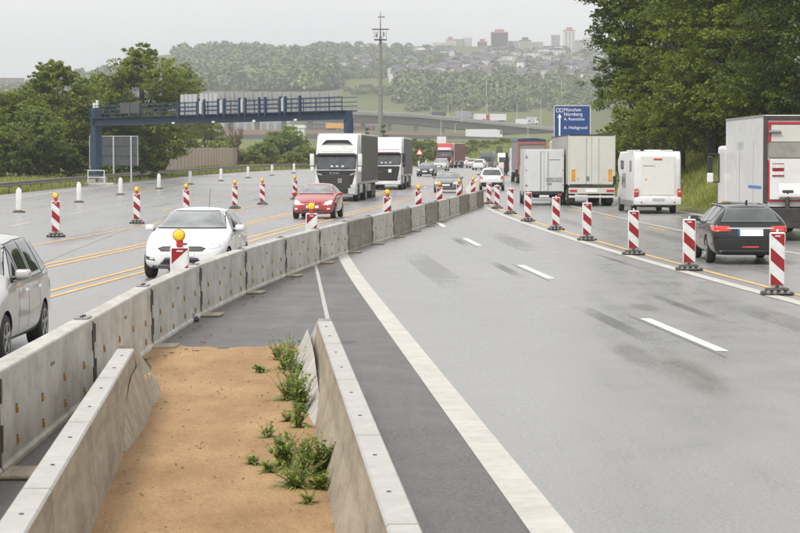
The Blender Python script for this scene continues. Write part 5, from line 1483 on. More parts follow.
# warning triangle
wy = 330; a0 = at(419.5, 152, wy); gg = zt(a0.x, wy)
t = empty("warning_sign", (a0.x, wy, gg), 0, "small red-edged white warning triangle beside the distant white posts", "road sign")
cz = a0.z - gg
b_ = B(); b_.prism([(-.62, cz - .45), (.62, cz - .45), (0, cz + .62)], 'y', 0, .04, .01); b_.out("triangle_edge", M_REDP, t)
b_ = B(); b_.prism([(-.38, cz - .32), (.38, cz - .32), (0, cz + .33)], 'y', -.015, -.002); b_.out("triangle_face", M_SIGNW, t)
B().tube((0, .06, 0), (0, .06, cz), .05).out("post", M_STEEL, t)
wy = 420; a0 = at(499.5, 150, wy); gg = zt(a0.x, wy)
t = empty("small_dark_board", (a0.x, wy, gg), 0, "small dark board on a post on the far verge above the distant van", "sign board")
B().box(-.55, .55, 0, .08, a0.z - gg - .7, a0.z - gg + .7, .01).out("board", M_BOARD, t); B().tube((0, .1, 0), (0, .1, a0.z - gg), .06).out("post", M_STEEL, t)
wy = 372; a0 = at(438, 143, wy)
t = empty("pale_sign_board", (XY(441.5, 372), 372, float(zr(372))), 0, "pale square board rising above the red truck's cab", "sign board")
zz = at(441, 140, 372).z - float(zr(372))
B().box(-.75, .75, 0, .08, zz - .55, zz + .55, .02).out("board", M_BWHITE, t); B().tube((0, .1, 0), (0, .1, zz), .07).out("post", M_STEEL, t)

# ------------------------------------------------------------------ foliage
def leaf_cloud(rng, centres, radii, n, size, droop=.0, flat=.55):
    """n small leaf faces scattered in soft clumps"""
    k = len(centres); idx = rng.integers(0, k, n)
    dirv = rng.normal(size=(n, 3)); dirv /= np.linalg.norm(dirv, axis=1)[:, None]
    rad = rng.random(n) ** .55
    off = dirv * rad[:, None] * radii[idx][:, None]
    off[:, 2] *= flat
    off[:, 2] -= droop * (rad ** 2) * radii[idx]
    c = centres[idx] + off
    nrm = rng.normal(size=(n, 3)); nrm[:, 2] = np.abs(nrm[:, 2]) + .5; nrm /= np.linalg.norm(nrm, axis=1)[:, None]
    a = np.cross(nrm, rng.normal(size=(n, 3))); a /= np.linalg.norm(a, axis=1)[:, None]
    b_ = np.cross(nrm, a)
    s = size * rng.uniform(.6, 1.35, n)[:, None]
    q = np.stack([c - a * s, c + b_ * s * .55, c + a * s, c - b_ * s * .55], 1)
    return q.reshape(-1, 3)
def leaf_mesh(name, P, matl):
    m = len(P) // 4
    return npmesh(name, P, np.arange(m * 4).reshape(m, 4), matl)
def crown_points(rng, lobes, per, spread=.55):
    C, Rr = [], []
    for (c, r) in lobes:
        for _ in range(per):
            d = rng.normal(size=3); d /= np.linalg.norm(d)
            if d[2] < -.4: d[2] *= .4
            rr = r * rng.uniform(.45, 1.03)
            C.append(np.array(c) + d * rr * np.array([1, 1, .85])); Rr.append(r * spread * rng.uniform(.35, 1.0))
    return np.array(C), np.array(Rr)
def tree(name, loc, H, rw, label, matl, seed, n=9000, leaf=.2, low=.15, group=None, lobes_n=9, droop=.15, cat="tree", trunk_r=.25, shape=None, per=16, spread=.34):
    rng = np.random.default_rng(seed)
    t = empty(name, loc, 0, label, cat, group)
    lobes = []
    for i in range(lobes_n):
        f = i / max(1, lobes_n - 1)
        z = H * (low + (1 - low) * f) * rng.uniform(.92, 1.0)
        wv = math.sin(math.pi * min(.97, .25 + .70 * f)) if shape is None else shape(f)
        a = rng.uniform(0, 2 * math.pi); rr = rw * wv * rng.uniform(.35, .75)
        lr = rw * rng.uniform(.34, .52) * (.6 + .4 * wv)
        z = min(z, H - lr * .85)
        lobes.append(((math.cos(a) * rr, math.sin(a) * rr, z), lr))
        if wv > .4: 
            a2 = a + math.pi * rng.uniform(.7, 1.3); lobes.append(((math.cos(a2) * rr, math.sin(a2) * rr, z * rng.uniform(.85, 1)), lr * .9))
    C, Rr = crown_points(rng, lobes, per, spread)
    link("crown", leaf_mesh("crown", leaf_cloud(rng, C, Rr, n, leaf, droop), matl), t)
    b_ = B()
    segs = 6; pts = [Vector((math.sin(i * 1.3 + seed) * .12 * i / segs * rw * .2, math.cos(i + seed) * .1 * i / segs * rw * .2, H * .85 * i / segs)) for i in range(segs + 1)]
    for i in range(segs): b_.tube(pts[i], pts[i + 1], trunk_r * (1 - .85 * i / segs), trunk_r * (1 - .85 * (i + 1) / segs), 7, caps=False)
    b_.out("trunk", M_BARK, t, True)
    b_ = B()
    for (c, r) in lobes:
        z0_ = min(c[2] * .6, H * .6); f = z0_ / (H * .85); i = min(segs - 1, int(f * segs)); s0 = pts[i].lerp(pts[i + 1], f * segs - i)
        mid = s0.lerp(Vector(c), .5) + Vector((0, 0, r * .2))
        b_.tube(s0, mid, trunk_r * .35, trunk_r * .22, 5, caps=False); b_.tube(mid, Vector(c), trunk_r * .22, trunk_r * .08, 5, caps=False)
        for _ in range(3):
            e = Vector(c) + Vector(rng.normal(size=3)).normalized() * r * .9
            b_.tube(mid.lerp(Vector(c), .6), e, trunk_r * .1, .015, 4, caps=False)
    b_.out("limbs", M_BARK, t)
    return t
def on(px, Y): X = XY(px, Y); return Vector((X, Y, zt(X, Y)))
# left trees
GL = "trees behind the guard rail on the left"
def hgt(px, py, Y): return at(px, py, Y).z - zt(XY(px, Y), Y)
lt = [ # px, top py, Y, radius, material, leaves, label
 (-20, 90, 214, 5.0, GREEN_Y, 26000, "yellowish green bushy tree cut by the left picture edge"),
 (20, 86, 212, 4.6, GREEN_L, 28000, "low broad tree at the left edge below the distant town"),
 (58, 60, 222, 5.6, GREEN_L, 46000, "tall rounded tree left of the gantry leg, with a ragged top"),
 (97, 72, 240, 4.0, GREEN_L, 18000, "slimmer tree directly behind the gantry's left leg"),
 (143, 43, 232, 6.0, GREEN_L, 50000, "tallest tree of the left group, rising above the gantry railing"),
 (184, 62, 300, 4.8, GREEN_L, 18000, "tree reaching out to the right above the light sign backs"),
 (36, 104, 205, 3.8, GREEN_B, 16000, "pale green low tree in front of the tall rounded tree"),
 (118, 92, 222, 3.6, GREEN_D, 15000, "dark slender tree between the gantry leg and the tallest tree"),
 (150, 104, 236, 3.2, GREEN_D, 15000, "dark low tree under the gantry behind the grey board"),
]
for i, (px, py, Y, rr, mm, n, lab) in enumerate(lt):
    H_ = hgt(px, py, Y)
    tree("deciduous_tree", on(px, Y), H_, rr, lab, mm, 11 + i, n, .15, .14, GL, 9 if rr < 4.3 else 14, per=60, spread=.30, droop=.1)
for i, (px, py, Y, rr, mm, lab) in enumerate([(205, 118, 400, 5.0, GREEN_L, "dark green tree behind the beige noise wall's left half"), (181, 122, 380, 4.2, GREEN_D, "dark shrub-like tree behind the left end of the noise wall"),
                                    (228, 136, 410, 4.0, GREEN_B, "pale bush at the right end of the noise wall")]):
    tree("deciduous_tree", on(px, Y), hgt(px, py, Y), rr, lab, mm, 31 + i, 12000, .24, .05, "trees behind the noise wall", 9, spread=.5)
# undergrowth under the left trees: individual bushes
ub = [(-5, 150, 203), (14, 140, 200), (34, 148, 202), (54, 142, 205), (75, 150, 204), (84, 140, 209), (110, 158, 215), (128, 150, 215), (143, 152, 222), (152, 146, 236), (100, 128, 226), (136, 128, 226)]
for i, (px, py, Y) in enumerate(ub):
    tree("undergrowth_bush", on(px, Y), max(1.2, hgt(px, py, Y)), 2.1, f"dense undergrowth bush, {ordinal(i)} from the left in the row beneath the left trees", (GREEN_D, GREEN_L)[i % 3 == 0], 51 + i, 5500, .14, .02, "bushes beneath the left trees", 4, cat="bush", trunk_r=.05, shape=lambda f: 1 - .5 * f)
# bare tree
bp0 = on(238, 330); Hb = hgt(238, 120, 330)
t = empty("bare_tree", bp0, 0, "leafless brown tree below the gantry between the noise wall and the round bush", "tree")
b_ = B(); rg = random.Random(3)
def branch(p, d, l, r, dep):
    e = p + d * l; b_.tube(p, e, r, r * .65, 5, caps=False)
    if dep == 0: return
    for _ in range(3):
        nd = (d + Vector((rg.uniform(-.7, .7), rg.uniform(-.7, .7), rg.uniform(-.1, .5)))).normalized()
        branch(p.lerp(e, rg.uniform(.6, 1)), nd, l * rg.uniform(.6, .8), r * .6, dep - 1)
branch(Vector((0, 0, -.5)), Vector((.03, 0, 1)), Hb * .38, .16, 5)
b_.out("trunk", mat("bare_bark", (.12, .085, .06), .9), t)
# bushes on the mid distance
gb = "bushes between the gantry and the trucks"
mb_ = [(284, 127, 360, 5.2, GREEN_B, 20000, "large round green bush right of the leafless tree"), (262, 142, 350, 3.4, GREEN_B, 9000, "low bush at the left foot of the large round bush"), (305, 146, 345, 3.2, GREEN_B, 9000, "low bush at the right foot of the large round bush"),
       (250, 150, 335, 2.6, GREEN_Y, 6000, "yellowish low bush at the right end of the noise wall"), (292, 152, 330, 2.6, GREEN_Y, 6000, "low yellow-green bush just left of the big truck"), (322, 148, 360, 3.0, GREEN_B, 7000, "bush partly hidden by the big truck's left side")]
for i, (px, py, Y, rr, mm, n, lab) in enumerate(mb_):
    tree("bush", on(px, Y), hgt(px, py, Y), rr, lab, mm, 71 + i, n, .17, .02, gb, 11, cat="bush", trunk_r=.07, shape=lambda f: 1 - .5 * f, spread=.55, droop=0)
for i, (px, py, Y) in enumerate([(402, 140, 430), (412, 138, 440), (424, 139, 450), (434, 138, 470), (445, 141, 480), (456, 142, 500), (468, 146, 520), (480, 148, 540), (492, 151, 560), (416, 148, 420), (405, 150, 410), (476, 156, 560), (504, 152, 575)]):
    tree("bush", on(px, Y), max(1.5, hgt(px, py, Y)), 3.2 if i < 9 else 2.6, f"bright green bush on the far verge, {ordinal(i)} rightwards behind the red truck", GREEN_B if i % 3 else GREEN_Y, 91 + i, 6000, .2, .02, "bright bushes on the far verge", 5, cat="bush", trunk_r=.07, shape=lambda f: 1 - .4 * f)
for i, (px, py, Y, lab) in enumerate([(384, 124, 500, "small dark conifer standing at the mast's foot"), (367, 127, 500, "smaller dark conifer left of the mast above the big truck's trailer")]):
    tree("conifer", on(px, Y), hgt(px, py, Y), 1.9 if i == 0 else 1.3, lab, GREEN_D, 121 + i, 5000, .2, .05, "dark conifers near the mast", 6, shape=lambda f: 1 - .8 * f)

# right trees: tall beeches above the bank
GRR = "tall trees above the grassy bank on the right"
rt_ = [(643, -95, 142, 4.3, GREEN_D, 62000, "tall dark beech at the left of the right wood, hanging over the direction sign"),
       (680, -110, 136, 5.0, GREEN_R, 64000, "tall beech with lighter sprays left of centre in the right wood"),
       (712, -110, 130, 5.2, GREEN_R, 66000, "broad beech above the white delivery lorry's cab"),
       (762, -100, 124, 5.2, GREEN_R, 66000, "bright leafed beech above the delivery lorry's box"),
       (812, -100, 118, 5.0, GREEN_D, 46000, "dark beech cut by the right picture edge")]
for i, (px, py, Y, rr, mm, n, lab) in enumerate(rt_):
    H_ = hgt(px, py, Y)
    tree("beech_tree", on(px, Y), H_, rr, lab, mm, 131 + i, n, .10, .36 if i == 0 else .14, GRR, 16, .35, trunk_r=.32, shape=lambda f: .85 + .15 * math.sin(f * 3), per=75, spread=.27)
for i, (px, py, Y, rr, mm, lab) in enumerate([(690, 74, 158, 4.3, GREEN_D, "dark understorey tree behind the campervan's right edge"), (728, 74, 150, 4.6, GREEN_D, "dark understorey tree behind the lorry's cab"),
                                              (655, 108, 168, 2.8, GREEN_R, "understorey tree above the campervan roof"), (712, 104, 156, 2.6, GREEN_R, "low tree on the bank's top between campervan and lorry"), (780, 60, 132, 4.0, GREEN_D, "dark understorey tree behind the lorry's roof"), (676, 122, 172, 2.3, GREEN_D, "low dark bush on the bank's top above the campervan")]):
    tree("understorey_tree", on(px, Y), hgt(px, py, Y), rr, lab, mm, 151 + i, 18000, .12, .02, "understorey trees at the top of the bank", 7, .2, trunk_r=.12, shape=lambda f: .9)
# slim trunk and yellowish bushes left of the wood
for i, (px, py, Y, rr) in enumerate([(612, 122, 190, 2.0), (624, 124, 185, 2.0), (603, 128, 200, 1.8), (637, 126, 175, 1.8), (618, 136, 170, 1.8)]):
    tree("bush", on(px, Y), hgt(px, py, Y), rr, f"yellow-green bush behind the cream lorry's right edge, {['second', 'third', 'leftmost', 'rightmost', 'frontmost'][i]} of five", GREEN_Y, 171 + i, 6500, .12, .02, "yellow-green bushes left of the wood", 5, cat="bush", trunk_r=.05, shape=lambda f: 1 - .4 * f)
sp = on(633, 150); t = empty("slim_tree", sp, 0, "slim bare-stemmed young tree below the dark beech's overhanging branches", "tree")
b_ = B(); Hs = hgt(633, 60, 150); b_.tube((0, 0, -.3), (-.15, 0, Hs * .5), .13, .10, 7); b_.tube((-.15, 0, Hs * .5), (-.5, 0, Hs), .10, .04, 7)
b_.tube((-.1, 0, Hs * .45), (-1.4, .3, Hs * .7), .04, .02, 5); b_.tube((-.15, 0, Hs * .35), (1.0, .3, Hs * .6), .04, .02, 5); b_.out("trunk", M_BARK, t)
rng = np.random.default_rng(8); link("crown", leaf_mesh("crown", leaf_cloud(rng, np.array([(-1.3, .2, Hs * .72), (-.6, 0, Hs), (.9, .2, Hs * .66), (-2.2, 0, Hs * .66)]), np.array([.9, 1.2, .8, .7]), 1500, .1, .2), GREEN_R), t)

# tall grass on the bank and verges (uncountable)
def grass(name, n, fs_, y0, y1, s0, s1, hmin, hmax, wid, matl, seed, lab=None):
    rng = np.random.default_rng(seed)
    Y = y0 + (y1 - y0) * rng.random(n); s = s0 + (s1 - s0) * rng.random(n)
    X = s + cl(Y); Z = terrain(s, Y) - .02
    h = rng.uniform(hmin, hmax, n); a = rng.uniform(0, math.pi, n); w = wid * rng.uniform(.6, 1.4, n)
    lean = rng.normal(size=(n, 2)) * (.28 * h)[:, None]
    base = np.stack([X, Y, Z], 1); dv = np.stack([np.cos(a) * w, np.sin(a) * w, np.zeros(n)], 1)
    tip = base + np.stack([lean[:, 0], lean[:, 1], h], 1)
    P = np.stack([base - dv, base + dv, tip + dv * .15, tip - dv * .15], 1).reshape(-1, 3)
    o = link(name, leaf_mesh(name, P, matl)); tag(o, lab, "grass", None, 'stuff'); return o
grass("bank_grass", 110000, 0, 62, 200, 9.6, 19, .15, .55, .032, GRASSM, 1, "tall pale green grass covering the bank behind the campervan and the lorry")
grass("verge_grass", 60000, 0, 90, 420, -40, -31.9, .12, .45, .045, GRASSM, 2, "dry grass along the left guard rail")
grass("far_verge_grass", 30000, 0, 400, 640, -60, -32.2, .3, .8, .09, GRASSM, 3, "rough grass on the far verge")

# weeds along the short wall
def weed(px, py, w, h, seed, lab, nl=90, dz=.03):
    p = gp(px, py); rng = random.Random(seed)
    t = empty("weed_plant", (p.x, p.y, dz - .01), 0, lab, "plant", "weeds growing in the sand along the right wall")
    V, Fc = [], []
    def leaf(o, a, L_, rise, wd, curl):
        pa = (math.cos(a + math.pi / 2), math.sin(a + math.pi / 2))
        for k in range(4):
            tt = k / 3; rr = L_ * tt; z = rise * L_ * tt - curl * L_ * tt * tt
            wk = wd * (.35, 1.0, .8, .08)[k]
            c = (o[0] + math.cos(a) * rr, o[1] + math.sin(a) * rr, max(.004, o[2] + z))
            V.extend([(c[0] - pa[0] * wk, c[1] - pa[1] * wk, c[2]), (c[0] + pa[0] * wk, c[1] + pa[1] * wk, c[2])])
            if k: n0 = len(V) - 4; Fc.append((n0, n0 + 1, n0 + 3, n0 + 2))
    stems = B(); ns = max(4, int(nl / 9)); broad = rng.random() < .4
    for i in range(ns):
        a = rng.uniform(0, 6.283); lean = rng.uniform(.05, .8) * w; hh = h * rng.uniform(.45, 1.15)
        b0 = Vector((math.cos(a) * w * .15 * rng.random(), math.sin(a) * w * .15 * rng.random(), 0)); m1 = b0 + Vector((math.cos(a) * lean * .45, math.sin(a) * lean * .45, hh * .6)); e = b0 + Vector((math.cos(a) * lean, math.sin(a) * lean, hh))
        stems.tube(b0, m1, .004, .003, 4); stems.tube(m1, e, .003, .0015, 4)
        for k in range(rng.randint(7, 12)):
            tt = rng.uniform(.08, 1.0); o = b0.lerp(m1, tt / .6) if tt < .6 else m1.lerp(e, (tt - .6) / .4)
            leaf(o, rng.uniform(0, 6.283), (rng.uniform(.05, .11) if broad else rng.uniform(.04, .09)) * (1.25 - tt * .7), rng.uniform(.2, 1.1), rng.uniform(.009, .016) if broad else rng.uniform(.004, .009), rng.uniform(.1, .8))
    for i in range(nl // 6):                          # ground rosette and dry blades
        a = rng.uniform(0, 6.283); leaf((math.cos(a) * .01, math.sin(a) * .01, .005), a, rng.uniform(.4, 1.0) * w, rng.uniform(.1, .5), rng.uniform(.006, .014), .3)
    link("leaves", pmesh("leaves", V, Fc, WEEDM), t)
    stems.out("stems", mat("weed_stem", (.16, .17, .06), .7), t)
weeds = [(283, 372, .26, .34, "tall bushy weed at the far end of the weeds beside the right wall"), (292, 388, .28, .36, "tall leafy weed just in front of the farthest one, by the right wall"), (284, 402, .28, .30, "wide weed clump in the middle of the upper weed group"),
         (296, 414, .22, .34, "upright weed close to the right wall's skirt slab"), (299, 430, .18, .22, "small weed below the upper weed group by the wall"), (268, 440, .16, .14, "thin sparse weed standing alone in the sand left of the wall"),
         (281, 470, .24, .26, "leafy weed at the left of the lower weed group"), (300, 478, .22, .28, "leafy weed in the middle of the lower weed group"), (317, 476, .22, .26, "weed touching the right wall in the lower group"), (291, 490, .26, .18, "broad-leaved low weed at the front of the lower group"),
         (262, 374, .14, .08, "flat creeping sprig left of the farthest weed"), (252, 467, .14, .07, "flat creeping sprig at the far left of the lower weed group"), (306, 462, .14, .2, "thin weed between the upper and lower weed groups"),
         (277, 362, .16, .22, "slim upright weed at the very back left of the upper weed group"), (290, 360, .2, .3, "back right weed of the upper group beside the wall's end piece"), (296, 398, .2, .3, "narrow weed tight against the skirt slab in the middle of the upper group"),
         (288, 424, .12, .12, "tiny weed left of the skirt slab's lower tip"), (268, 475, .16, .1, "flat weed spreading left of the lower weed group"), (320, 492, .14, .14, "tiny weed at the right wall's foot below the lower group"), (308, 506, .1, .08, "tiny dry sprout in front of the lower weed group")]
for i, (px, py, w, h, lab) in enumerate(weeds): weed(px + (4 if w > .2 else 0), py, w * 1.0, h * (1.1 if h > .15 else 1), 200 + i, lab, 330 if w > .2 else 110)
# dead leaves and twigs near the barrier foot
b_ = B(); rg = random.Random(12)
for i in range(60):
    y = rg.uniform(14, 50); x = bx(y) + abs(rg.gauss(.25, .25)); r = rg.uniform(.02, .045)
    M_ = Matrix.Translation((x, y, .03)) @ Matrix.Rotation(rg.uniform(0, 6), 4, 'Z') @ Matrix.Rotation(rg.uniform(-.3, .3), 4, 'X')
    b_.box(-r, r, -r * .6, r * .6, -.002, .004, 0, M_)
tag(b_.out("leaf_litter", mat("dry_leaf", (.16, .09, .045), .9, var=.5, scale=20)), "small dry leaves lying along the foot of the long barrier", "litter", None, 'stuff')

# ------------------------------------------------------------------ valley: lower road, viaduct, hill, houses
def swath(name, pts, half, thick, m, kind=None, parent=None, up=0.0):
    b_ = B(); rs = []
    for i, p in enumerate(pts):
        a = pts[max(0, i - 1)]; c = pts[min(len(pts) - 1, i + 1)]; d = (Vector(c) - Vector(a)); d.z = 0; d.normalize(); nn = Vector((-d.y, d.x, 0)) * half
        p = Vector(p) + Vector((0, 0, up)); rs.append([p + nn, p - nn, p - nn - Vector((0, 0, thick)), p + nn - Vector((0, 0, thick))])
    b_.rings(rs); o = b_.out(name, m, parent)
    if kind: o['kind'] = kind
    return o
def interp_path(keys, n):
    px = np.linspace(keys[0][0], keys[-1][0], n)
    K0 = np.array(keys)
    return [at(x, float(np.interp(x, K0[:, 0], K0[:, 1])), float(np.interp(x, K0[:, 0], K0[:, 2]))) for x in px]
# lower motorway arm
low = interp_path([(150, 136, 960), (330, 134, 985), (440, 136, 1010), (520, 139, 1030), (640, 143, 1060), (800, 146, 1100)], 40)
swath("lower_road", low, 11, 5, mat("far_asphalt", (.12, .12, .12), .7), 'structure')
b_ = swath("earth_bank", interp_path([(150, 130, 1000), (330, 130, 1020), (440, 132.5, 1040), (475, 135, 1050)], 26), 4, 5, mat("pale_earth", (.32, .23, .17), .9), 'structure')
va_keys = [(-60, 107, 960), (205, 108.5, 1040), (355, 112.5, 1100), (400, 114.5, 1125), (450, 119, 1150), (500, 124, 1175), (560, 130, 1200), (620, 135, 1225), (720, 140, 1260)]
vp = interp_path(va_keys, 60)
va = empty("viaduct", vp[0], 0, "long grey concrete motorway viaduct crossing the valley below the hillside town", "bridge")
def rel(pts, o=vp[0], dz=0): return [Vector(p) - o + Vector((0, 0, dz)) for p in pts]
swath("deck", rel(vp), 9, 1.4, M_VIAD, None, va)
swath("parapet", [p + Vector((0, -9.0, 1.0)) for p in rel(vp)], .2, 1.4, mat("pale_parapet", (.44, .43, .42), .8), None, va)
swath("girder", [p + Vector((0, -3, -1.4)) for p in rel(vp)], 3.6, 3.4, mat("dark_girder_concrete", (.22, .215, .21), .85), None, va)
for i in range(1, 59):
    p = rel(vp)[i]; w_ = vp[i]; g_ = zt(w_.x, w_.y) - vp[0].z - 2
    if i % 2 == 0 and p.z - 4.8 > g_: B().box(p.x - .9, p.x + .9, p.y - 5, p.y + 4, g_, p.z - 4.7).out("pier", M_VIAD, va)
    B().box(p.x - .15, p.x + .15, p.y - 9.5, p.y - 9.3, p.z - 1.2, p.z + 1.0).out("parapet_post", M_VIAD, va)
# noise barrier standing on the viaduct's left part
t = empty("noise_barrier", at(205, 109, 1035), 0, "tall grey noise barrier of upright panels seen behind the gantry railing", "wall")
n = 30; o0 = at(205, 109, 1035); PXS = np.linspace(196, 338, n + 1)
for i in range(n):
    x = PXS[i]; Y = float(np.interp(x, [205, 355], [1030, 1090]))
    a = at(x, 92.3, Y) - o0; c = at(PXS[i + 1], 93.0 - .6 * (i / n), Y) - o0
    B().box(a.x + .1, c.x - .1, a.y, a.y + .5, -2, a.z + .15 * (i % 3), .05).out("barrier_panel", M_GREYWALL, t)
    if i % 2 == 0: B().box(a.x - .12, a.x + .12, a.y - .4, a.y - .1, -2, a.z + .3).out("barrier_post", M_STEEL, t)
# vehicles on the viaduct and lower road
def far_vehicle(px, py, Y, L_, H_, m, m2, lab, cat="van", hd=0.0):
    p = at(px, py, Y); t = empty("far_" + {"truck": "truck", "van": "van", "car": "car"}[cat], p, hd, lab, cat, "vehicles on the viaduct" if Y > 1090 else None)
    b_ = B(); cabL = 2.2 if cat != "car" else 1.4
    b_.box(-L_ / 2, L_ / 2 - cabL, -1.2, 1.2, .9 if cat == "truck" else .4, H_, .06); b_.out("load_body", m, t)
    b_ = B(); b_.prism([(L_ / 2 - cabL, .4), (L_ / 2, .4), (L_ / 2, H_ * .5), (L_ / 2 - .4, H_ * .92), (L_ / 2 - cabL, H_ * .92)], 'y', -1.15, 1.15, .06); b_.out("cab", m2, t)
    b_ = B(); b_.prism([(L_ / 2 - .25, H_ * .52), (L_ / 2 - .42, H_ * .86), (L_ / 2 - 1.1, H_ * .86), (L_ / 2 - 1.1, H_ * .52)], 'y', -1.17, 1.17); b_.out("cab_window", M_GLASS, t)
    b_ = B()
    for x in (-L_ / 2 + 1.2, L_ / 2 - 1.1) + ((-L_ / 2 + 2.5, -L_ / 2 + 3.8) if cat == "truck" else ()): b_.lathe([(.45, -1.22), (.45, 1.22)], (x, 0, .45), 'y', 12)
    b_.out("wheels", M_RUB, t)
    return t
far_vehicle(484, 139.2, 1015, 16.5, 4.4, M_TW, M_TW, "distant white articulated truck with grey-white side on the lower road above the bushes", "truck", -.05)
far_vehicle(438, 116.3, 1142, 8, 2.2, mat("dark_far_paint", (.06, .07, .08), .5), MATS["dark_far_paint"], "dark low vehicle at the left of the viaduct traffic", "car", .25)
far_vehicle(464, 119.2, 1155, 9.5, 4.0, M_SILV, M_SILV, "grey truck on the viaduct between the dark vehicle and the yellow van", "truck", .25)
far_vehicle(477.5, 120.5, 1162, 8.5, 3.4, M_TW, mat("yellow_van_paint", (.70, .38, .08), .5), "yellow-fronted white van on the viaduct", "van", math.pi + .2)
far_vehicle(495.5, 122.2, 1172, 11, 4.2, M_TW, M_TRED, "white truck with a red cab on the viaduct", "truck", math.pi + .2)
far_vehicle(523, 124.8, 1184, 7.5, 3.0, M_TW, M_TW, "white van on the viaduct left of the direction sign", "van", .25)
far_vehicle(532.5, 124.5, 1187, 6, 3.9, M_BACKG, M_TW, "light grey box van on the viaduct nearest the direction sign", "van", .25)
far_vehicle(336, 130.5, 1000, 9, 3.2, MATS["yellow_van_paint"], MATS["yellow_van_paint"], "yellow-orange construction vehicle seen under the gantry's right end", "truck", .1)
# lamp columns in the valley
for i, (px, y0, y1, Y) in enumerate([(462, 104, 120, 1130), (431, 106, 117, 1135), (487, 99, 118, 1175), (517, 102, 122, 1200), (541, 100, 126, 1210), (448, 104, 118, 1150), (441, 120, 134, 1020), (528, 122, 138, 1060), (455, 124, 134, 1040)]):
    a, c = at(px, y1 + 2, Y), at(px, y0, Y)
    t = empty("lamp_column", a, 0, f"thin pale lamp column in the valley, at the {'viaduct' if i < 6 else 'lower road'}, number {i + 1} of its row" if False else f"thin pale lamp column, {ordinal(i)} of those standing along the {'viaduct' if i < 6 else 'lower road'}", "lamp post", "lamp columns in the valley")
    B().tube((0, 0, 0), (0, 0, c.z - a.z), .20, .10, 6).out("pole", M_BACKG, t); B().box(-.1, 1.6, -.15, .15, c.z - a.z - .1, c.z - a.z + .12).out("lamp_head", M_STEEL, t)
# white birch-like trunks on the slope
# houses, high-rises
M_WALLS = [mat("white_render", (.75, .74, .70), .8, var=.05), mat("cream_render", (.50, .46, .38), .8, var=.05), mat("grey_render", (.34, .33, .32), .8, var=.05)]
M_ROOFS = [mat("slate_roof", (.13, .13, .14), .7), mat("brown_tile_roof", (.145, .12, .11), .8), mat("pale_roof", (.50, .50, .50), .6)]
def house_mesh(w, dpt, h, rh):
    b_ = B(); b_.box(-w / 2, w / 2, -dpt / 2, dpt / 2, -4, h); wall = b_
    r_ = B(); r_.prism([(-w / 2 - .4, h), (w / 2 + .4, h), (0, h + rh)], 'y', -dpt / 2 - .4, dpt / 2 + .4)
    return wall, r_
HM = []
for i, (w, dp, h, rh) in enumerate([(8, 10, 7.0, 3.4), (10, 8, 6.0, 3.6), (7, 8, 8.0, 3.0), (15, 9, 8.0, 2.8)]):
    for j in range(3):
        a, r_ = house_mesh(w, dp, h, rh)
        wins = B()
        for zx in ((h - 2.2), (h - 4.6)):
            for k in (-1, 0, 1): wins.box(k * w * .28 - .5, k * w * .28 + .5, -dp / 2 - .06, -dp / 2 - .003, zx, zx + 1.2)
        HM.append((a.mesh("wall", M_WALLS[j]), r_.mesh("roof", M_ROOFS[(i + j) % 3 if (i + j) % 3 < 2 or i == 3 else 0]), wins.mesh("windows", M_GLASS)))
def hill_pt(px, py):
    """where the view ray through a pixel meets the hillside"""
    for Y in np.arange(1300, 2760, 8):
        p = at(px, py, float(Y))
        if p.z <= zt(p.x, float(Y)): return p, float(Y)
    p = at(px, py, 2700.0); return Vector((p.x, 2700, zt(p.x, 2700))), 2700.0
rh_ = random.Random(77); hs_ = []
zone = [(332, 395, 58, 74, 14), (395, 440, 54, 84, 26), (440, 500, 54, 80, 38), (500, 560, 55, 80, 32), (560, 612, 57, 84, 20)]
HP = []
for (x0, x1, y0, y1, n) in zone:
    for _ in range(n): HP.append((rh_.uniform(x0, x1), rh_.uniform(y0, y1)))
HP += [(438, 81), (443, 80), (470, 79), (476, 77), (560, 66), (565, 63), (572, 70), (360, 65), (362, 66), (409, 68), (503, 62), (416, 82)]
for i, (px, py) in enumerate(sorted(HP)):
    p, Y = hill_pt(px, py)
    m3 = HM[rh_.randrange(len(HM))] if i % 2 else HM[rh_.choice([0, 3, 6, 9, 9])]
    q_ = HM.index(m3); wc = ["white", "cream", "grey"][q_ % 3]; rc = m3[1].materials[0].name.replace("_roof", "").replace("_", " "); sz = ["small", "broad", "tall", "long"][q_ // 3]
    zx_ = "right of the mast" if px < 430 else "below the left skyline" if px < 475 else "below the brown tower" if px < 515 else "below the cream blocks" if px < 550 else "above the direction sign" if px < 590 else "beside the beech leaves"
    if px < 378: zx_ = "left of the mast"
    zy_ = "high up on the hill" if py < 62 else "halfway up the hill" if py < 74 else "low on the hill"
    t = empty("house", p - Vector((0, 0, .5)), rh_.uniform(-1.2, 1.2), f"{sz} {wc} house with {rc} roof, {zy_} {zx_}", "house", "small houses on the hillside")
    link("wall", m3[0], t); link("roof", m3[1], t); link("windows", m3[2], t)['kind'] = 'stuff'
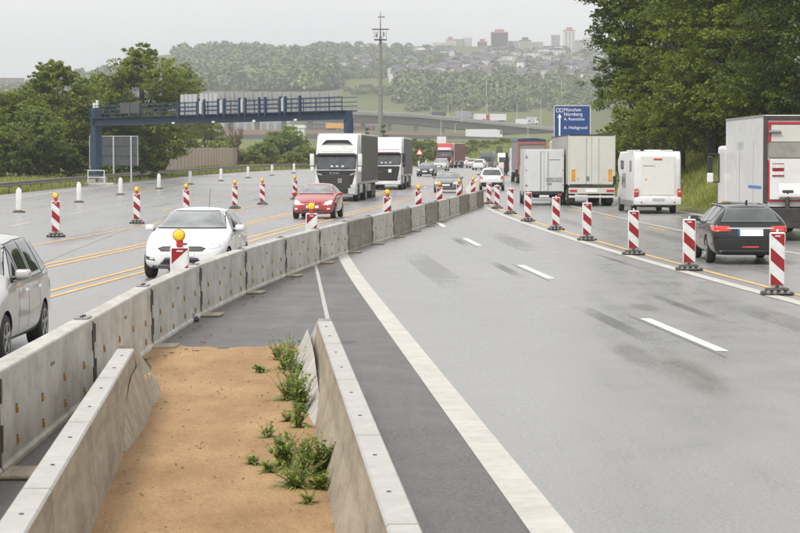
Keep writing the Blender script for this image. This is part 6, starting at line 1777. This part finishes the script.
def block(x0, x1, yt, yb, Y, m, lab, floors, bays, top=None, dep=16, winm=None):
    a, c = at(x0, yb, Y), at(x1, yt, Y); w = c.x - a.x; h = c.z - a.z
    t = empty("apartment_block", Vector(((a.x + c.x) / 2, Y, a.z)), 0, lab, "building", "tall buildings on the hilltop")
    B().box(-w / 2, w / 2, 0, dep, -8, h).out("wall", m, t)
    B().box(-w / 2 - .4, w / 2 + .4, -.4, dep + .4, h, h + 1.2).out("roof_edge", top or m, t)
    if top: B().box(-w * .28, w * .28, 4, dep - 4, h + 1.2, h + 4.5).out("roof_house", top, t)
    for f in range(floors):
        z0_ = 1 + (h - 2) * f / floors; hh = (h - 2) / floors
        b_ = B()
        for k in range(bays):
            xx = -w / 2 + w * (k + .5) / bays; b_.box(xx - w / bays * .30, xx + w / bays * .30, -.25, -.003, z0_ + hh * .25, z0_ + hh * .78)
        o = b_.out("window_row", winm or M_BOARD, t)
    return t
MG = mat("light_grey_render", (.42, .42, .41), .8); MBR = mat("brown_brick", (.13, .095, .08), .85); MPK = mat("pinkish_roof", (.40, .23, .20), .8); MCR = MATS["cream_render"]; MW = MATS["white_render"]
PALEW = mat("dim_window", (.25, .26, .27), .4)
YB = 2660
block(433, 446, 43, 51, YB, MW, "long low white block at the left end of the hilltop skyline", 3, 6, winm=PALEW)
block(446, 455, 40.5, 51, YB + 20, MW, "white block with small roof house, second from the left on the skyline", 4, 4, MPK, winm=PALEW)
block(456, 463, 40, 50, YB + 10, MG, "pale grey block in the middle of the left skyline cluster", 4, 3, winm=PALEW)
block(463, 472, 38, 50, YB + 20, MW, "tallest white block of the left skyline cluster", 5, 4, winm=PALEW)
block(478, 487, 42.5, 51, YB + 30, mat("rosy_brick", (.32, .17, .14), .8), "small reddish block left of the brown tower", 3, 4, MPK)
block(491.5, 508, 33, 49, YB, MBR, "dark brown high-rise tower on the hilltop", 7, 5, MPK, winm=mat("dark_window", (.05, .05, .055), .3))
block(509, 519, 42, 50, YB + 10, MG, "grey block between the brown tower and the cream gabled block", 3, 5, winm=PALEW)
block(520, 531, 41, 52, YB - 30, MCR, "cream block left half of the stepped pair right of the brown tower", 4, 5, MATS["slate_roof"], winm=PALEW)
block(531, 543, 43, 57, YB - 60, MCR, "cream block right half of the stepped pair right of the brown tower", 5, 5, winm=PALEW)
block(552, 560, 36, 51, YB + 10, MG, "slim pale tower left of the pink-topped tower", 7, 3, winm=PALEW)
block(564.5, 575, 31, 51, YB, MW, "tall white tower with pinkish roof at the right of the skyline", 9, 3, MPK, winm=PALEW)
block(576, 583, 41, 52, YB - 10, MCR, "cream block right of the pink-topped tower", 4, 3, winm=PALEW)
block(584, 594, 38.5, 52, YB + 10, MW, "white block beside the overhanging beech leaves", 5, 4, winm=PALEW)
block(543, 566, 47, 54, YB - 20, mat("dark_slate_block", (.17, .17, .18), .8), "long dark low block in front of the skyline towers", 2, 8)
block(0, 22, 79, 88, 2500, mat("dusky_red_block", (.24, .15, .14), .8), "dusky reddish block at the far left edge of the skyline", 2, 8, winm=PALEW)
block(8, 34, 88, 94, 2350, MW, "pale long building below the dusky block at the left edge", 2, 8, winm=PALEW)
block(24, 46, 82, 88, 2600, MG, "pale grey roofs right of the dusky block at the far left", 2, 6, winm=PALEW)
block(305, 345, 124, 140, 1190, mat("dull_brown_shed", (.20, .165, .15), .8), "dull brown industrial shed under the gantry's right end", 2, 9)
block(288, 304, 128, 146, 900, MW, "small pale building beside the big round bush", 2, 3, winm=PALEW)
block(345, 375, 122, 136, 1150, mat("rosy_shed", (.27, .19, .175), .8), "low pinkish shed left of the mast foot", 1, 8)
block(200, 290, 118, 135, 1150, MATS["light_grey_render"], "wide pale grey hall seen below the gantry beam", 1, 12, winm=PALEW)

# far woodland: clumped crowns, one mass
rng = np.random.default_rng(21)
def crowns_mesh(pts, rads, seed, matl, name, lab, nleaf=150, leafk=.155):
    rng = np.random.default_rng(seed)
    C = np.repeat(pts, nleaf, 0); Rd = np.repeat(rads, nleaf)
    d = rng.normal(size=(len(C), 3)); d /= np.linalg.norm(d, axis=1)[:, None]; d[:, 2] = np.abs(d[:, 2]) * 1.1 - .15
    c = C + d * (Rd * rng.uniform(.75, 1.05, len(C)))[:, None]
    nrm = d + rng.normal(size=d.shape) * .5; nrm /= np.linalg.norm(nrm, axis=1)[:, None]
    a = np.cross(nrm, rng.normal(size=d.shape)); a /= np.linalg.norm(a, axis=1)[:, None]; b2 = np.cross(nrm, a)
    s = (Rd * leafk * rng.uniform(.6, 1.3, len(C)))[:, None]
    P = np.stack([c - a * s, c + b2 * s, c + a * s, c - b2 * s], 1).reshape(-1, 3)
    o = link(name, leaf_mesh(name, P, matl)); tag(o, lab, "woodland", None, 'stuff'); return o
def scatter(n, x0, x1, y0, y1, rmin, rmax, seed):
    rg = random.Random(seed); P, Q = [], []
    while len(P) < n:
        px, py = rg.uniform(x0, x1), rg.uniform(y0, y1)
        p, Y = hill_pt(px, py)
        r = rg.uniform(rmin, rmax); P.append((p.x, p.y, p.z + r * .35)); Q.append(r)
    return np.array(P), np.array(Q)
A = [scatter(420, 175, 335, 54, 92, 4, 12, 1), scatter(200, 175, 335, 54, 92, 3, 6, 15), scatter(120, 60, 180, 78, 100, 6, 10, 2), scatter(60, 170, 430, 50, 58, 5, 10, 7)]
crowns_mesh(np.concatenate([a[0] for a in A]), np.concatenate([a[1] for a in A]), 5, GREEN_F, "hillside_wood", "continuous dark green wood covering the left hillside")
A = [scatter(90, 330, 440, 54, 72, 5, 8, 3), scatter(430, 395, 640, 50, 84, 2.5, 6.5, 4), scatter(190, 400, 660, 84, 98, 3, 9, 5), scatter(120, 400, 660, 98, 112, 3, 7, 25), scatter(50, 430, 520, 88, 98, 5, 10, 26), scatter(50, 402, 425, 84, 104, 6, 9, 8), scatter(50, 330, 400, 74, 80, 4, 6, 9), scatter(26, 345, 400, 92, 96, 3, 5, 10), scatter(60, 0, 80, 86, 100, 4, 8, 12)]
crowns_mesh(np.concatenate([a[0] for a in A]), np.concatenate([a[1] for a in A]), 6, GREEN_F, "town_trees", "scattered hazy tree crowns between the hillside houses and down to the viaduct")
# bare pale trunks on the slope right of centre
for i, (px, py, h_) in enumerate([(486, 104, 16), (497, 100, 10), (505, 101, 11), (517, 99, 10), (530, 98, 9), (539, 97, 9), (547, 96, 10), (561, 98, 12), (479, 108, 9), (590, 90, 12)]):
    p, Y = hill_pt(px, py)
    t = empty("leafless_birch", p, 0, f"pale thin upright stem on the slope above the viaduct, {ordinal(i)} of the scattered stems", "tree", "pale stems on the slope")
    B().tube((0, 0, -1), (.4, 0, h_), .38, .12, 5).out("trunk", mat("pale_bark", (.55, .53, .47), .8), t)

# ------------------------------------------------------------------ haze
hz = bpy.data.materials.new("haze"); hz.use_nodes = True
n_ = hz.node_tree; n_.nodes.clear()
o_ = n_.nodes.new("ShaderNodeOutputMaterial"); v_ = n_.nodes.new("ShaderNodeVolumePrincipled")
v_.inputs['Color'].default_value = (.86, .88, .90, 1); v_.inputs['Density'].default_value = HAZE
v_.inputs['Anisotropy'].default_value = 0.1
n_.links.new(v_.outputs[0], o_.inputs['Volume'])
b_ = B(); b_.box(-3250, 3250, -410, 4700, -3, 215)
tag(b_.out("haze", hz), kind='stuff')
